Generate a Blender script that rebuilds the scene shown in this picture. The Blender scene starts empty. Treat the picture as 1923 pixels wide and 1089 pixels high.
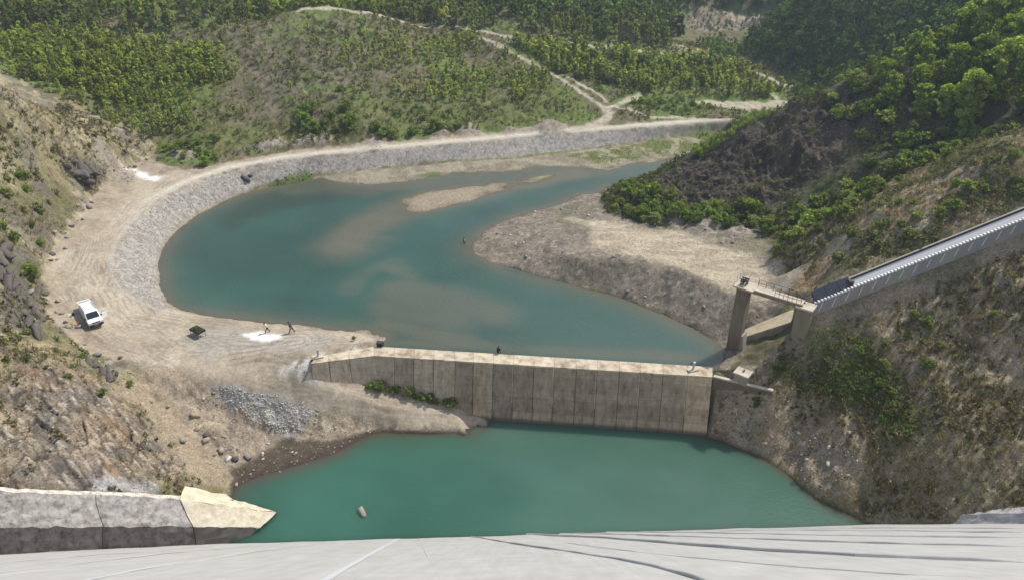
import bpy, math, random, hashlib
import numpy as np
from mathutils import Vector, Matrix, geometry
R = math.radians
S = bpy.context.scene
# ------------------------------------------------------------------ camera
F, CU, CV, PITCH, CAMZ = 1400.0, 961.5, 544.5, R(30.0), 60.0
cd = bpy.data.cameras.new('camera'); cam = bpy.data.objects.new('camera', cd)
S.collection.objects.link(cam); S.camera = cam
cam.location = (0, 0, CAMZ); cam.rotation_euler = (R(90) - PITCH, 0, 0)
cd.sensor_width = 36.0; cd.lens = 36.0 * F / 1923.0; cd.clip_start = 0.3; cd.clip_end = 3000
# ------------------------------------------------------------------ light
SUN_EL, SUN_AZ = R(54), R(54)          # azimuth measured clockwise from +Y
w = bpy.data.worlds.new('World'); S.world = w; w.use_nodes = True
nt = w.node_tree; bg = nt.nodes['Background']
sky = nt.nodes.new('ShaderNodeTexSky'); sky.sky_type = 'NISHITA'; sky.sun_disc = False
sky.sun_elevation = SUN_EL; sky.sun_rotation = SUN_AZ; sky.air_density = 1.0; sky.dust_density = 2.0
nt.links.new(sky.outputs[0], bg.inputs[0]); bg.inputs[1].default_value = 0.17
sl = bpy.data.lights.new('sun', 'SUN'); so = bpy.data.objects.new('sun', sl); S.collection.objects.link(so)
sl.energy = 4.1; sl.angle = R(0.5); sl.color = (1.0, 0.965, 0.89)
sd = Vector((math.sin(SUN_AZ) * math.cos(SUN_EL), math.cos(SUN_AZ) * math.cos(SUN_EL), math.sin(SUN_EL)))
so.rotation_euler = sd.to_track_quat('Z', 'Y').to_euler(); so.location = sd * 200
S.view_settings.view_transform = 'Standard'; S.view_settings.look = 'None'
S.view_settings.exposure = 0.1; S.view_settings.gamma = 1.0
S.cycles.volume_bounces = 0; S.cycles.volume_step_rate = 10.0; S.cycles.max_bounces = 5; S.cycles.diffuse_bounces = 2; S.cycles.glossy_bounces = 2; S.cycles.transmission_bounces = 3
S.cycles.transparent_max_bounces = 4; S.cycles.caustics_reflective = False; S.cycles.caustics_refractive = False

rng = np.random.default_rng(7); random.seed(7)
C_, S_ = math.cos(PITCH), math.sin(PITCH)
def ray(u, v):                       # direction with unit forward depth
    x = (u - CU) / F; y = (CV - v) / F
    return np.array((x, C_ + y * S_, -S_ + y * C_))
def pz(u, v, z):
    d = ray(u, v); t = (z - CAMZ) / d[2]; return (d[0] * t, d[1] * t, z)
def py(u, v, Y):
    d = ray(u, v); t = Y / d[1]; return (d[0] * t, Y, CAMZ + d[2] * t)
# ------------------------------------------------------------------ noise
def _h(ix, iy, s):
    n = (ix.astype(np.int64) * 374761393 + iy.astype(np.int64) * 668265263 + s * 974634777) & 0xffffffff
    n = ((n ^ (n >> 13)) * 1274126177) & 0xffffffff
    n = n ^ (n >> 16)
    return (n & 0xffff) / 65535.0
def vnoise(x, y, s=0):
    x = np.asarray(x, float); y = np.asarray(y, float)
    ix = np.floor(x); iy = np.floor(y); fx = x - ix; fy = y - iy
    fx = fx * fx * (3 - 2 * fx); fy = fy * fy * (3 - 2 * fy)
    a = _h(ix, iy, s); b = _h(ix + 1, iy, s); c = _h(ix, iy + 1, s); d = _h(ix + 1, iy + 1, s)
    return (a + (b - a) * fx) * (1 - fy) + (c + (d - c) * fx) * fy
def fbm(x, y, sc, o=4, s=0, g=0.5):          # about -1..1
    r = 0; a = 1; t = 0; f = 1.0 / sc
    for k in range(o):
        ca, sa = math.cos(.7 * k + .3), math.sin(.7 * k + .3)
        r = r + a * (vnoise((x * ca - y * sa) * f, (x * sa + y * ca) * f, s + 17 * k) * 2 - 1)
        t += a; a *= g; f *= 2.03
    return r / t * 1.6
def ridged(x, y, sc, o=4, s=0):              # 0..1, sharp crests
    r = 0; a = 1; t = 0; f = 1.0 / sc
    for k in range(o):
        n = 1 - np.abs(vnoise(x * f, y * f, s + 13 * k) * 2 - 1)
        r = r + a * n * n; t += a; a *= .55; f *= 2.1
    return r / t
def sst(a, b, x):
    t = np.clip((x - a) / (b - a), 0, 1); return t * t * (3 - 2 * t)
# ------------------------------------------------------------------ terrain control points
PTS = []
def line(pts, step=2.5):
    for a, b in zip(pts[:-1], pts[1:]):
        a = np.array(a, float); b = np.array(b, float)
        n = max(1, int(np.linalg.norm((b - a)[:2]) / step))
        for i in range(n): PTS.append(tuple(a + (b - a) * i / n))
    PTS.append(tuple(map(float, pts[-1])))
def L(uvz, step=2.5): line([pz(*p) for p in uvz], step)
def LY(uvy, step=2.5): line([py(*p) for p in uvy], step)
ZL = -7.0                                                  # lower pool level
SHORE_UP = [(704, 646), (722, 632), (690, 624), (640, 622), (560, 612), (480, 603), (400, 593), (335, 584), (315, 570), (300, 535),
            (297, 500), (305, 465), (330, 430), (370, 402), (430, 374), (490, 356), (545, 345), (600, 333), (640, 342), (690, 349), (760, 343),
            (835, 336), (852, 324), (960, 322), (1010, 314), (1080, 314), (1140, 319), (1190, 309), (1250, 300), (1290, 293)]
SHORE_RB = [(1275, 308), (1230, 330), (1180, 345), (1138, 352), (1128, 363), (1090, 366), (1050, 384), (960, 410), (920, 430), (890, 452), (881, 462), (890, 475),
            (950, 503), (1010, 520), (1100, 540), (1180, 565), (1250, 592), (1310, 622), (1345, 642), (1362, 657), (1356, 680), (1348, 690)]
L([(u, v, 0) for u, v in SHORE_UP], 1.5); L([(u, v, 0) for u, v in SHORE_RB], 1.5)
line([pz(1290, 293, 0), (47, 171, 0), (56, 178, .3), (70, 190, .6)]); line([pz(1275, 308, 0), (44, 164, 0), (55, 172, .3), (68, 182, .6)])
# sandbar and shoals
BAR = [(757, 377), (800, 361), (870, 350), (905, 347), (960, 344), (1030, 329), (1046, 331), (960, 356), (880, 379), (800, 398), (768, 396), (757, 377)]
L([(u, v, .06) for u, v in BAR], 1.5); L([(785, 382, .3), (830, 370, .34), (890, 358, .26)]); L([(930, 353, .08), (1010, 337, .06)])
L([(760, 388, -.15), (715, 410, -.35), (675, 430, -.45), (645, 455, -.6), (660, 470, -.8)])
for u, v, z in [(600, 440, -3), (560, 400, -3), (500, 420, -3), (420, 440, -3), (350, 500, -3), (360, 540, -3), (450, 560, -3), (550, 580, -2.6), (640, 560, -2.6),
                (650, 520, -2.4), (740, 470, -2.2), (620, 380, -1.6), (700, 365, -1.2), (900, 335, -.5), (820, 345, -.7), (1000, 325, -.4), (1090, 325, -.7),
                (1100, 345, -2), (1190, 325, -1.6), (1020, 375, -2.4), (930, 395, -2.4), (860, 430, -2.6), (850, 480, -2.6), (760, 525, -.9), (850, 530, -2.2), (1000, 560, -2.6),
                (960, 530, -2.2), (820, 570, -.75), (880, 590, -.8), (800, 600, -.7), (760, 615, -.7), (720, 590, -1.8), (950, 585, -1.4), (1020, 610, -2.2), (1150, 600, -2.6), (1250, 640, -2.2),
                (1150, 650, -1.6), (1300, 665, -1.2), (740, 638, -.55), (800, 645, -.7), (900, 640, -.8), (1000, 650, -1.0), (560, 350, -.8), (640, 352, -.3), (540, 370, -1.8), (500, 378, -1.8),
                (1330, 655, -.9), (1240, 610, -1.2), (1330, 648, -.5), (1150, 572, -1.0), (1050, 545, -1.2)]:
    PTS.append(pz(u, v, z))
L([(690, 360, -.6), (780, 353, -.45), (850, 341, -.4), (880, 336, -.45), (960, 332, -.4), (1040, 321, -.5), (1110, 327, -.6)])
# weir: crest line, terrain steps down inside it
def lerp(a, b, t): return tuple(np.array(a) + (np.array(b) - np.array(a)) * t)
WU = [pz(595, 669, 1), pz(704, 650, 1), pz(1345, 689, 1)]     # upstream crest edge
WD = [pz(583, 682, 1), pz(703, 667, 1), pz(1338, 707, 1)]     # downstream crest edge
line([(-18.4, 85.6, -1.6), (0, 83.3, -1.8), (25.5, 80.8, -1.4)], 1.0)
line([(-26.6, 83.0, -.3), (-24.5, 83.2, -1.4), (-18.8, 83.8, -3.0), (-9, 82.8, -4.8), (-3, 81.9, -9), (10, 80.5, -9.5), (25.8, 78.9, -9)], 1.0)
L([(555, 685, .2), (572, 680, .7), (580, 672, .95)], .8)
line([(-26.2, 82.2, -1.4), (-18.8, 82.6, -3.2), (-9, 81.4, -5.0), (-3, 80.4, -6.9)], 1.0)
# lower pool shore
SHORE_LO = [(1312, 820), (1350, 826), (1420, 852), (1480, 892), (1510, 920), (1560, 950), (1617, 976)]
SHORE_LL = [(437, 925), (437, 890), (460, 870), (520, 845), (550, 830), (600, 828), (650, 822), (700, 815), (770, 812), (840, 816), (895, 820), (922, 796)]
L([(u, v, ZL) for u, v in SHORE_LO], 1.2); L([(u, v, ZL + (.22 if 440 < u < 660 else 0)) for u, v in SHORE_LL], 1.2)
L([(450, 908, ZL + .06), (490, 890, ZL + .09), (540, 875, ZL + .09), (600, 858, ZL + .07), (650, 842, ZL - .02)]); L([(447, 926, ZL - .5), (510, 905, ZL - .45), (570, 889, ZL - .45), (645, 866, ZL - .5), (700, 842, ZL - .9), (850, 835, ZL - 1.5), (930, 820, ZL - 1.6)])
for u, v in [(560, 960), (700, 900), (900, 880), (1100, 880), (1300, 880), (1450, 950), (1200, 960), (800, 980), (1000, 840), (1250, 840)]: PTS.append(pz(u, v, ZL - 3.5))
line([(-44, 44, -14), (0, 44, -16), (44, 44, -14)], 4); line([(-30, 57, -13), (0, 58, -13), (38, 58, -13)], 4)
# plaza, ramp, lower left bank
L([(430, 655, .9), (540, 700, -.5), (600, 724, -1.9), (650, 740, -3.0), (760, 768, -4.9), (860, 793, -6.1), (912, 799, -6.7)])
L([(500, 668, .6), (550, 690, .2), (578, 702, -.5), (600, 717, -1.5), (690, 731, -3.3), (780, 750, -4.4), (850, 767, -5.3)])
L([(345, 690, .5), (390, 714, -.7), (490, 739, -2.4), (600, 766, -4.3), (700, 780, -5.3), (800, 800, -6.1)])
L([(345, 700, .2), (400, 760, -3.4), (470, 800, -5.5), (545, 826, -6.9)]); L([(300, 705, .6), (360, 770, -2.5), (410, 830, -5.3), (440, 862, -6.6)])
L([(560, 655, .9), (640, 645, 1.0), (690, 640, 1.0)]); L([(575, 675, .8), (590, 668, .9), (690, 651, .95)])
L([(330, 592, 1.1), (400, 602, .9), (480, 612, .8), (560, 621, .8), (640, 631, .8), (705, 640, .8)])
L([(300, 640, 1.4), (400, 640, 1.1), (500, 640, .9)]); L([(200, 640, 2.0), (300, 680, 1.1)])
# embankment
TOP = [(322, 584, 1.0), (265, 563, 2.0), (225, 535, 3.2), (213, 500, 4.0), (220, 460, 4.3), (245, 420, 4.3), (290, 378, 4.3), (360, 343, 4.2), (430, 320, 4.0), (540, 299, 3.8),
       (640, 289, 3.6), (760, 278, 3.4), (900, 266, 3.3), (1050, 252, 3.3), (1180, 242, 3.3), (1300, 232, 3.3), (1390, 224, 3.3)]
BOT = [(312, 570, .3), (296, 535, .3), (292, 500, .4), (300, 465, .5), (325, 430, .5), (365, 400, .5), (425, 371, .5), (480, 351, .5), (590, 329, .5), (700, 317, .5), (830, 304, .5),
       (960, 296, .5), (1070, 284, .5), (1180, 269, .6), (1290, 254, .6), (1350, 247, .8)]
L(TOP, 1.5); L(BOT, 1.5)
L([(205, 545, 3.1), (185, 500, 4.2), (195, 460, 4.5), (225, 415, 4.5), (270, 370, 4.5), (345, 335, 4.4), (420, 311, 4.2), (540, 290, 4.0), (640, 281, 3.8), (760, 270, 3.6), (900, 257, 3.5), (1050, 245, 3.5), (1180, 236, 3.5), (1300, 227, 3.4)])
L([(700, 330, .35), (830, 318, .3), (960, 312, .3), (1070, 300, .4), (1180, 290, .5), (1270, 280, .6)])
# left hill base + faces
L([(270, 300, 6), (235, 320, 5.5), (150, 400, 5.2), (100, 470, 5), (82, 530, 4.4), (100, 600, 3.4), (160, 660, 2.6), (240, 715, 1.2), (335, 785, -2.6), (395, 850, -5.6), (432, 900, -6.6)])
LY([(270, 300, 147.6), (200, 255, 143), (130, 220, 138), (60, 180, 133), (0, 150, 128)])
for u, v, Y in [(0, 800, 62), (0, 700, 70), (0, 600, 82), (0, 500, 93), (0, 400, 106), (0, 300, 117), (60, 640, 79.5), (50, 560, 91), (60, 480, 100), (60, 400, 110), (60, 300, 122), (130, 330, 130),
                (120, 700, 72.5), (230, 800, 69), (120, 800, 63.5), (300, 850, 68.5), (0, 912, 53.6), (120, 905, 57), (220, 905, 60.5), (350, 905, 64.5)]: PTS.append(py(u, v, Y))
line([(-80, 153, 5.2), (-86, 149, 9), (-92, 144, 14), (-98, 137, 20)])
for p in [(-66, 50, 14), (-74, 50, 24), (-76, 62, 26), (-85, 75, 30), (-95, 88, 36), (-105, 105, 42), (-112, 125, 42), (-160, 150, 50), (-160, 100, 72), (-130, 60, 64), (-160, 40, 75), (-80, 34, 30), (-60, 34, 0), (-52, 47.5, -1.5), (-46, 51, -5), (-38, 55.5, -9), (-58, 44, 1), (-66, 40, 4)]: PTS.append(p)
# valley floor / far slope
L([(300, 288, 5), (420, 279, 5), (520, 263, 5), (620, 256, 5), (700, 263, 4.6), (800, 249, 4.6), (880, 239, 4.6), (1000, 238, 4.6), (1090, 228, 4.4), (1130, 215, 4)])
for u, v, Y in [(0, 100, 175), (0, 0, 215), (150, 130, 176), (300, 100, 188), (300, 0, 211), (300, 200, 170), (600, 0, 222), (600, 100, 195), (600, 180, 178), (880, 130, 205), (850, 200, 184), (450, 150, 182), (450, 50, 202),
                (1200, 150, 212), (1250, 190, 198), (1180, 185, 197), (1340, 210, 190), (1400, 190, 201), (1490, 165, 217), (1450, 150, 222), (1150, 20, 260), (1000, 10, 262), (1250, 80, 240), (1050, 45, 246),
                (1500, 60, 238), (1500, 0, 249), (1600, 60, 226), (1650, 0, 232), (1350, 85, 255), (1300, 75, 262), (1420, 75, 268)]: PTS.append(py(u, v, Y))
LY([(560, 20, 226), (730, 36, 240), (850, 51, 236), (950, 66, 228), (1100, 86, 230), (1200, 97, 232), (1290, 107, 233), (1385, 122, 231)])
LY([(880, 60, 228.6), (960, 95, 217), (1040, 140, 206), (1090, 170, 196), (1130, 205, 188)])
LY([(1290, 60, 285), (1340, 62, 286), (1400, 66, 288), (1450, 62, 290)]); LY([(1285, 28, 298), (1330, 27, 299), (1400, 38, 302), (1450, 42, 303)])
LY([(1390, 106, 248), (1430, 80, 250), (1480, 46, 252), (1512, 0, 256)]); LY([(1400, 122, 234), (1480, 150, 224), (1540, 165, 214)])
for p in [(90, 262, 14), (84, 275, 8), (95, 290, 14), (70, 300, 12), (60, 330, 26), (60, 400, 70), (110, 330, 40), (100, 420, 85), (190, 300, 70), (190, 200, 55), (-160, 230, 36), (-160, 300, 60), (-160, 450, 100), (0, 300, 34),
          (0, 350, 60), (0, 460, 100), (-60, 260, 36), (-60, 320, 60), (50, 262, 9), (45, 275, 12), (40, 300, 26), (190, 460, 110), (130, 250, 48), (150, 220, 52)]: PTS.append(p)
# right beach
L([(960, 452, 1.4), (1080, 482, 3.2), (1200, 494, 3.9), (1300, 518, 4.3), (1388, 556, 4.6)]); L([(1000, 425, 1.6), (1100, 430, 3.5), (1250, 465, 4), (1400, 512, 4.5), (1490, 532, 4.6)])
L([(1060, 392, 1.4), (1128, 380, 1.8), (1140, 402, 3), (1230, 425, 3.5), (1330, 427, 4), (1430, 432, 4.6), (1450, 470, 4.8), (1430, 500, 4.6)])
# R3 dark rocky hill
LY([(1240, 328, 141), (1290, 290, 150), (1350, 262, 146), (1400, 230, 143), (1450, 210, 143), (1500, 188, 142), (1560, 165, 142), (1620, 130, 143), (1700, 120, 142), (1800, 100, 138), (1923, 80, 132)])
line([(24, 152, 1.0), (38, 160, 1.5), (48, 165, 3.5), (62, 173, 2.5), (80, 185, 5), (105, 190, 25)])
for u, v, Y in [(1480, 440, 112), (1560, 400, 114), (1700, 320, 115), (1923, 240, 112), (1600, 300, 124), (1750, 230, 124), (1350, 330, 133), (1450, 330, 130), (1440, 280, 134.5)]: PTS.append(py(u, v, Y))
# R2 ridge
LY([(1480, 472, 102), (1560, 430, 100), (1650, 385, 98), (1780, 320, 99), (1923, 250, 98)])
for u, v, Y in [(1500, 500, 97), (1600, 470, 91), (1750, 400, 92), (1550, 520, 92)]: PTS.append(py(u, v, Y))
# channel line: wall foot on the near side, channel floor behind
CH0, CH1 = np.array((39.3, 82.9, 10.0)), np.array((64.2, 84.9, 21.2))
CH2 = CH0 + (CH1 - CH0) * 1.5
n_ = np.array((-(CH1 - CH0)[1], (CH1 - CH0)[0], 0)); n_ /= np.linalg.norm(n_)          # points away from the camera
line([CH0 - n_ * .2 - (0, 0, 2.2), CH1 - n_ * .2 - (0, 0, 2.8), CH2 - n_ * .2 - (0, 0, 3)], 1.2)
line([CH0 + n_ * .5 - (0, 0, .9), CH1 + n_ * .5 - (0, 0, .9), CH2 + n_ * .5 - (0, 0, .9)], 1.2)
line([CH0 + n_ * 3.2 - (0, 0, .6), CH1 + n_ * 3.2 - (0, 0, .4), CH2 + n_ * 3.2 - (0, 0, .4)], 1.2)
# R1 near right slope
line([(41, 62.6, -7.7), (52, 54.7, .9), (57, 51.2, 4.6)], 1.2); line([(42.2, 64.2, -6.6), (52.6, 56.2, 2.2), (57.5, 53, 5.8)], 1.2)
for u, v, Y in [(1923, 700, 70), (1923, 850, 60.5), (1923, 954, 57.5), (1800, 945, 59.5), (2060, 945, 56), (1750, 850, 64), (1700, 700, 74.5), (1600, 640, 79.5), (1923, 570, 77), (1760, 600, 79.5), (1500, 700, 79), (1440, 740, 77.0), (1560, 800, 72), (1620, 880, 66), (1500, 850, 72.5), (1400, 790, 76.5), (1345, 748, 78.3)]: PTS.append(py(u, v, Y))
L([(1345, 700, 1.0), (1395, 685, 1.0), (1420, 705, 1.2), (1438, 722, .6)]); L([(1375, 668, .5), (1420, 652, 1.6), (1470, 636, 3.4), (1500, 614, 5.6)])
for c in [(1396, 633, 1.4), (1486, 604, 4.7), (1492, 579, 5.1), (1396, 619, 1.7), (1440, 618, 3.0), (1440, 600, 3.2)]: PTS.append(pz(*c))
L([(1405, 598, 3.4), (1440, 580, 4.4), (1480, 563, 6.2), (1515, 556, 8.2)]); line([(36.4, 82.6, 5.5), (37.6, 81.2, 5.8), (39.2, 80.6, 6.6)], 1.0)
wA, wB = np.array(pz(1340, 706, 1.05)), np.array(pz(1452, 733, .6)); wn = np.array((.35, .94, 0))
line([wA + wn * .5 - (0, 0, .15), wB + wn * .5 - (0, 0, .1)], 1.0); line([wA + wn * 1.8 - (0, 0, .1), wB + wn * 1.8 + (0, 0, .3)], 1.0); line([wA - wn * .1 - (0, 0, 2.6), wB - wn * .1 - (0, 0, 1.0)], 1.0)
for p in [(75, 64, 32), (95, 75, 48), (100, 100, 50), (120, 130, 55), (82, 45, 32), (62, 40, 4), (64, 46, 9), (190, 100, 80), (190, 40, 80), (110, 40, 55), (54, 50, 1), (48, 50, -4), (53.5, 53.2, -1), (47, 57, -5), (57, 51, 1.5)]: PTS.append(p)
for p in [(-170, 30, 75), (200, 30, 85), (-170, 470, 110), (200, 470, 120), (0, 30, -20), (-30, 30, -18), (30, 30, -18)]: PTS.append(p)
# ------------------------------------------------------------------ TIN -> 0.5 m height map
X0, Y0, GS, NX, NY = -150.0, 34.0, 0.5, 640, 820
def build_height():
    P = np.array(PTS)
    P[:, :2] += rng.normal(0, .004, (len(P), 2))
    r = geometry.delaunay_2d_cdt([Vector((p[0], p[1])) for p in P], [], [], 0, 1e-4)
    V = np.array([(v.x, v.y) for v in r[0]]); Zv = np.array([P[o[0], 2] if o else 0 for o in r[3]])
    H = np.full((NY, NX), np.nan)
    gx = X0 + GS * np.arange(NX); gy = Y0 + GS * np.arange(NY)
    for f in r[2]:
        a, b, c = V[f[0]], V[f[1]], V[f[2]]
        i0 = max(0, int((min(a[0], b[0], c[0]) - X0) / GS)); i1 = min(NX, int((max(a[0], b[0], c[0]) - X0) / GS) + 2)
        j0 = max(0, int((min(a[1], b[1], c[1]) - Y0) / GS)); j1 = min(NY, int((max(a[1], b[1], c[1]) - Y0) / GS) + 2)
        if i0 >= i1 or j0 >= j1: continue
        xx, yy = np.meshgrid(gx[i0:i1], gy[j0:j1])
        d = (b[1] - c[1]) * (a[0] - c[0]) + (c[0] - b[0]) * (a[1] - c[1])
        if abs(d) < 1e-9: continue
        l1 = ((b[1] - c[1]) * (xx - c[0]) + (c[0] - b[0]) * (yy - c[1])) / d
        l2 = ((c[1] - a[1]) * (xx - c[0]) + (a[0] - c[0]) * (yy - c[1])) / d
        m = (l1 > -1e-6) & (l2 > -1e-6) & (l1 + l2 < 1 + 1e-6)
        z = l1 * Zv[f[0]] + l2 * Zv[f[1]] + (1 - l1 - l2) * Zv[f[2]]
        H[j0:j1, i0:i1][m] = z[m]
    return np.nan_to_num(H, nan=20.0)
def blur(H, n):
    for _ in range(n):
        H = np.pad(H, 1, mode='edge')
        H = (H[:-2, 1:-1] + H[2:, 1:-1] + 2 * H[1:-1, 1:-1]) / 4
        H = np.pad(H, ((0, 0), (1, 1)), mode='edge'); H = (H[:, :-2] + H[:, 2:] + 2 * H[:, 1:-1]) / 4
    return H
H0 = build_height()
GX, GY = np.meshgrid(X0 + GS * np.arange(NX), Y0 + GS * np.arange(NY))
def samp(A, x, y):
    fx = np.clip((np.asarray(x) - X0) / GS, 0, NX - 1.001); fy = np.clip((np.asarray(y) - Y0) / GS, 0, NY - 1.001)
    i = fx.astype(int); j = fy.astype(int); fx = fx - i; fy = fy - j
    return (A[j, i] * (1 - fx) + A[j, i + 1] * fx) * (1 - fy) + (A[j + 1, i] * (1 - fx) + A[j + 1, i + 1] * fx) * fy
def hit(u, v, A=None, tmin=60, tmax=420):         # where the ray through a photo pixel meets the ground
    A = H0 if A is None else A
    d = ray(u, v); t = np.arange(tmin, tmax, .2)
    z = samp(A, d[0] * t, d[1] * t); k = np.argmax(CAMZ + d[2] * t < z)
    if not (CAMZ + d[2] * t < z).any(): k = len(t) - 1
    a, b = t[max(k - 1, 0)], t[k]
    for _ in range(14):
        m = (a + b) / 2
        if CAMZ + d[2] * m < samp(A, d[0] * m, d[1] * m): b = m
        else: a = m
    return np.array((d[0] * b, d[1] * b, CAMZ + d[2] * b))
def poly_sd(poly):                                # signed distance (+ inside) on the height-map grid
    P = np.array([p[:2] for p in poly]); D = np.full((NY, NX), -40.0)
    i0, j0 = np.maximum(((P.min(0) - (X0, Y0)) / GS - 24).astype(int), 0); i1, j1 = ((P.max(0) - (X0, Y0)) / GS + 24).astype(int)
    x = GX[j0:j1, i0:i1]; y = GY[j0:j1, i0:i1]; ins = np.zeros(x.shape, bool); dm = np.full(x.shape, 1e9)
    for a, b in zip(P, np.roll(P, -1, 0)):
        if a[1] != b[1]:
            c = ((a[1] > y) != (b[1] > y)) & (x < (b[0] - a[0]) * (y - a[1]) / (b[1] - a[1]) + a[0]); ins ^= c
        e = b - a; t = np.clip(((x - a[0]) * e[0] + (y - a[1]) * e[1]) / (e @ e + 1e-9), 0, 1)
        dm = np.minimum(dm, (x - a[0] - t * e[0]) ** 2 + (y - a[1] - t * e[1]) ** 2)
    D[j0:j1, i0:i1] = np.where(ins, 1, -1) * np.sqrt(dm); return D
def line_d(pts):                                  # distance to a polyline on the grid
    P = np.array([p[:2] for p in pts]); D = np.full((NY, NX), 40.0)
    i0, j0 = np.maximum(((P.min(0) - (X0, Y0)) / GS - 24).astype(int), 0); i1, j1 = ((P.max(0) - (X0, Y0)) / GS + 24).astype(int)
    x = GX[j0:j1, i0:i1]; y = GY[j0:j1, i0:i1]; dm = np.full(x.shape, 1600.0)
    for a, b in zip(P[:-1], P[1:]):
        e = b - a; t = np.clip(((x - a[0]) * e[0] + (y - a[1]) * e[1]) / (e @ e + 1e-9), 0, 1)
        dm = np.minimum(dm, (x - a[0] - t * e[0]) ** 2 + (y - a[1] - t * e[1]) ** 2)
    D[j0:j1, i0:i1] = np.sqrt(dm); return D
# ------------------------------------------------------------------ zones (polygons on the ground)
def pol(px, z=None): return [pz(u, v, z) if z is not None else hit(u, v) for u, v in px]
def mask(sd, w=.6, jit=0.0, sc=3.0, s=1):
    return sst(-w, w, sd + (jit * fbm(GX, GY, sc, 3, s) if jit else 0))
base_left = [pz(*p) for p in [(270, 300, 6), (235, 320, 5.5), (150, 400, 5.2), (100, 470, 5), (82, 530, 4.4), (100, 600, 3.4), (160, 660, 2.6), (240, 715, 1.2), (335, 785, -2.6), (395, 850, -5.6), (432, 900, -6.6)]]
left_poly = base_left + [(-36, 66), (-40, 50), (-60, 36), (-150, 36), (-150, 200), (-120, 160), (-92, 158), (-80, 156)]
SD_left = poly_sd(left_poly)
top_w = [pz(*p) for p in TOP]; bot_w = [pz(*p) for p in BOT]
SD_emb = poly_sd(top_w + bot_w[::-1])
in_edge = [pz(*p) for p in [(1390, 222, 3.4), (1300, 225, 3.4), (1180, 233, 3.5), (1050, 242, 3.6), (900, 253, 3.6), (760, 265, 3.8), (640, 276, 4), (540, 284, 4.2), (420, 306, 4.4), (345, 320, 4.6), (300, 313, 5)]]
plaza_poly = top_w[::-1] + [pz(u, v, 0) for u, v in [(335, 584), (400, 593), (480, 603), (560, 612), (640, 622), (690, 624), (722, 632), (704, 646)]] + \
    [pz(600, 668, 1), pz(540, 700, -1.6), pz(500, 740, -3), pz(390, 712, -.9), pz(345, 695, .4)] + base_left[::-1][4:] + in_edge[::-1]
SD_plaza = poly_sd(plaza_poly)
ramp_poly = pol([(250, 640), (345, 692), (390, 713), (490, 738), (600, 765), (700, 783), (800, 800), (900, 814), (922, 797), (858, 768), (785, 750), (692, 731), (600, 716), (560, 698), (470, 664), (430, 650)])
SD_ramp = poly_sd(ramp_poly)
bank_poly = pol([(345, 697), (390, 716), (490, 742), (600, 769), (700, 787), (800, 804), (895, 822), (860, 835), (700, 850), (520, 905), (436, 925), (432, 890), (395, 845), (335, 780), (290, 720)])
SD_bank = poly_sd(bank_poly)
rub_poly = pol([(390, 716), (440, 724), (520, 745), (600, 768), (592, 785), (562, 812), (545, 817), (500, 795), (430, 755)])
SD_rub = poly_sd(rub_poly)
beach_poly = [pz(u, v, 0) for u, v in SHORE_RB[2:]] + [pz(1362, 690, .6), pz(1420, 640, 2), pz(1445, 595, 5), pz(1500, 540, 4.8), pz(1440, 500, 4.6), pz(1455, 470, 4.8), pz(1430, 432, 4.6), pz(1330, 427, 4), pz(1230, 425, 3.5), pz(1140, 402, 3), pz(1125, 380, 1.8)]
SD_beach = poly_sd(beach_poly)
tan_poly = [pz(*p) for p in [(1070, 408, 2.5), (1180, 418, 3.6), (1300, 440, 4.2), (1420, 490, 4.5), (1500, 535, 4.6), (1480, 560, 4.8), (1390, 548, 4.7), (1290, 505, 4.3), (1190, 480, 3.9), (1090, 470, 3.2), (1120, 440, 3)]]
SD_tan = poly_sd(tan_poly)
flat_poly = [pz(*p) for p in [(590, 331, .5), (700, 319, .5), (830, 306, .5), (960, 298, .5), (1070, 286, .5), (1180, 271, .6), (1290, 256, .6), (1330, 262, 1)]] + [pz(u, v, 0) for u, v in [(1290, 293), (1250, 300), (1190, 309), (1140, 319), (1080, 314), (1010, 314), (960, 322), (852, 324), (835, 336), (760, 343), (690, 349), (640, 342), (600, 333)]]
SD_flat = poly_sd(flat_poly)
LAKE = [pz(u, v, 0) for u, v in SHORE_UP] + [(56, 178), (55, 172)] + [pz(u, v, 0) for u, v in SHORE_RB] + [pz(704, 650, 0)]
SD_lake = poly_sd(LAKE)
POOL = [pz(u, v, ZL) for u, v in SHORE_LO] + [(40, 50), (-36, 50)] + [pz(u, v, ZL) for u, v in SHORE_LL]
SD_pool = poly_sd(POOL)
R3 = [pz(*p) for p in [(1128, 363, .5), (1128, 380, 1.8), (1140, 402, 3), (1230, 425, 3.5), (1330, 427, 4), (1430, 432, 4.6)]] + [(44, 110), (54, 111), (64, 112), (80, 111), (98, 108), (189, 104), (189, 200), (105, 193), (80, 187), (62, 175), (48, 167), (38, 161), (24, 153)] + [pz(1180, 345, 0)]
SD_R3 = poly_sd(R3)
R2 = [pz(1430, 434, 4.6), pz(1455, 470, 4.8), pz(1442, 500, 4.6), pz(1500, 540, 4.8)] + [tuple(CH0), tuple(CH1), tuple(CH2), (189, 60), (189, 104), (98, 107), (80, 110), (64, 111), (54, 110)]
SD_R2 = poly_sd(R2)
R1 = [tuple(CH0), (36, 82), (31, 80.5), (28, 79.5)] + [pz(u, v, ZL) for u, v in SHORE_LO] + [(42, 55), (44, 36), (189, 36), (189, 60), tuple(CH2), tuple(CH1)]
SD_R1 = poly_sd(R1)
spit = pol([(690, 626), (722, 632), (704, 646), (640, 650), (650, 630)], .5)
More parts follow.
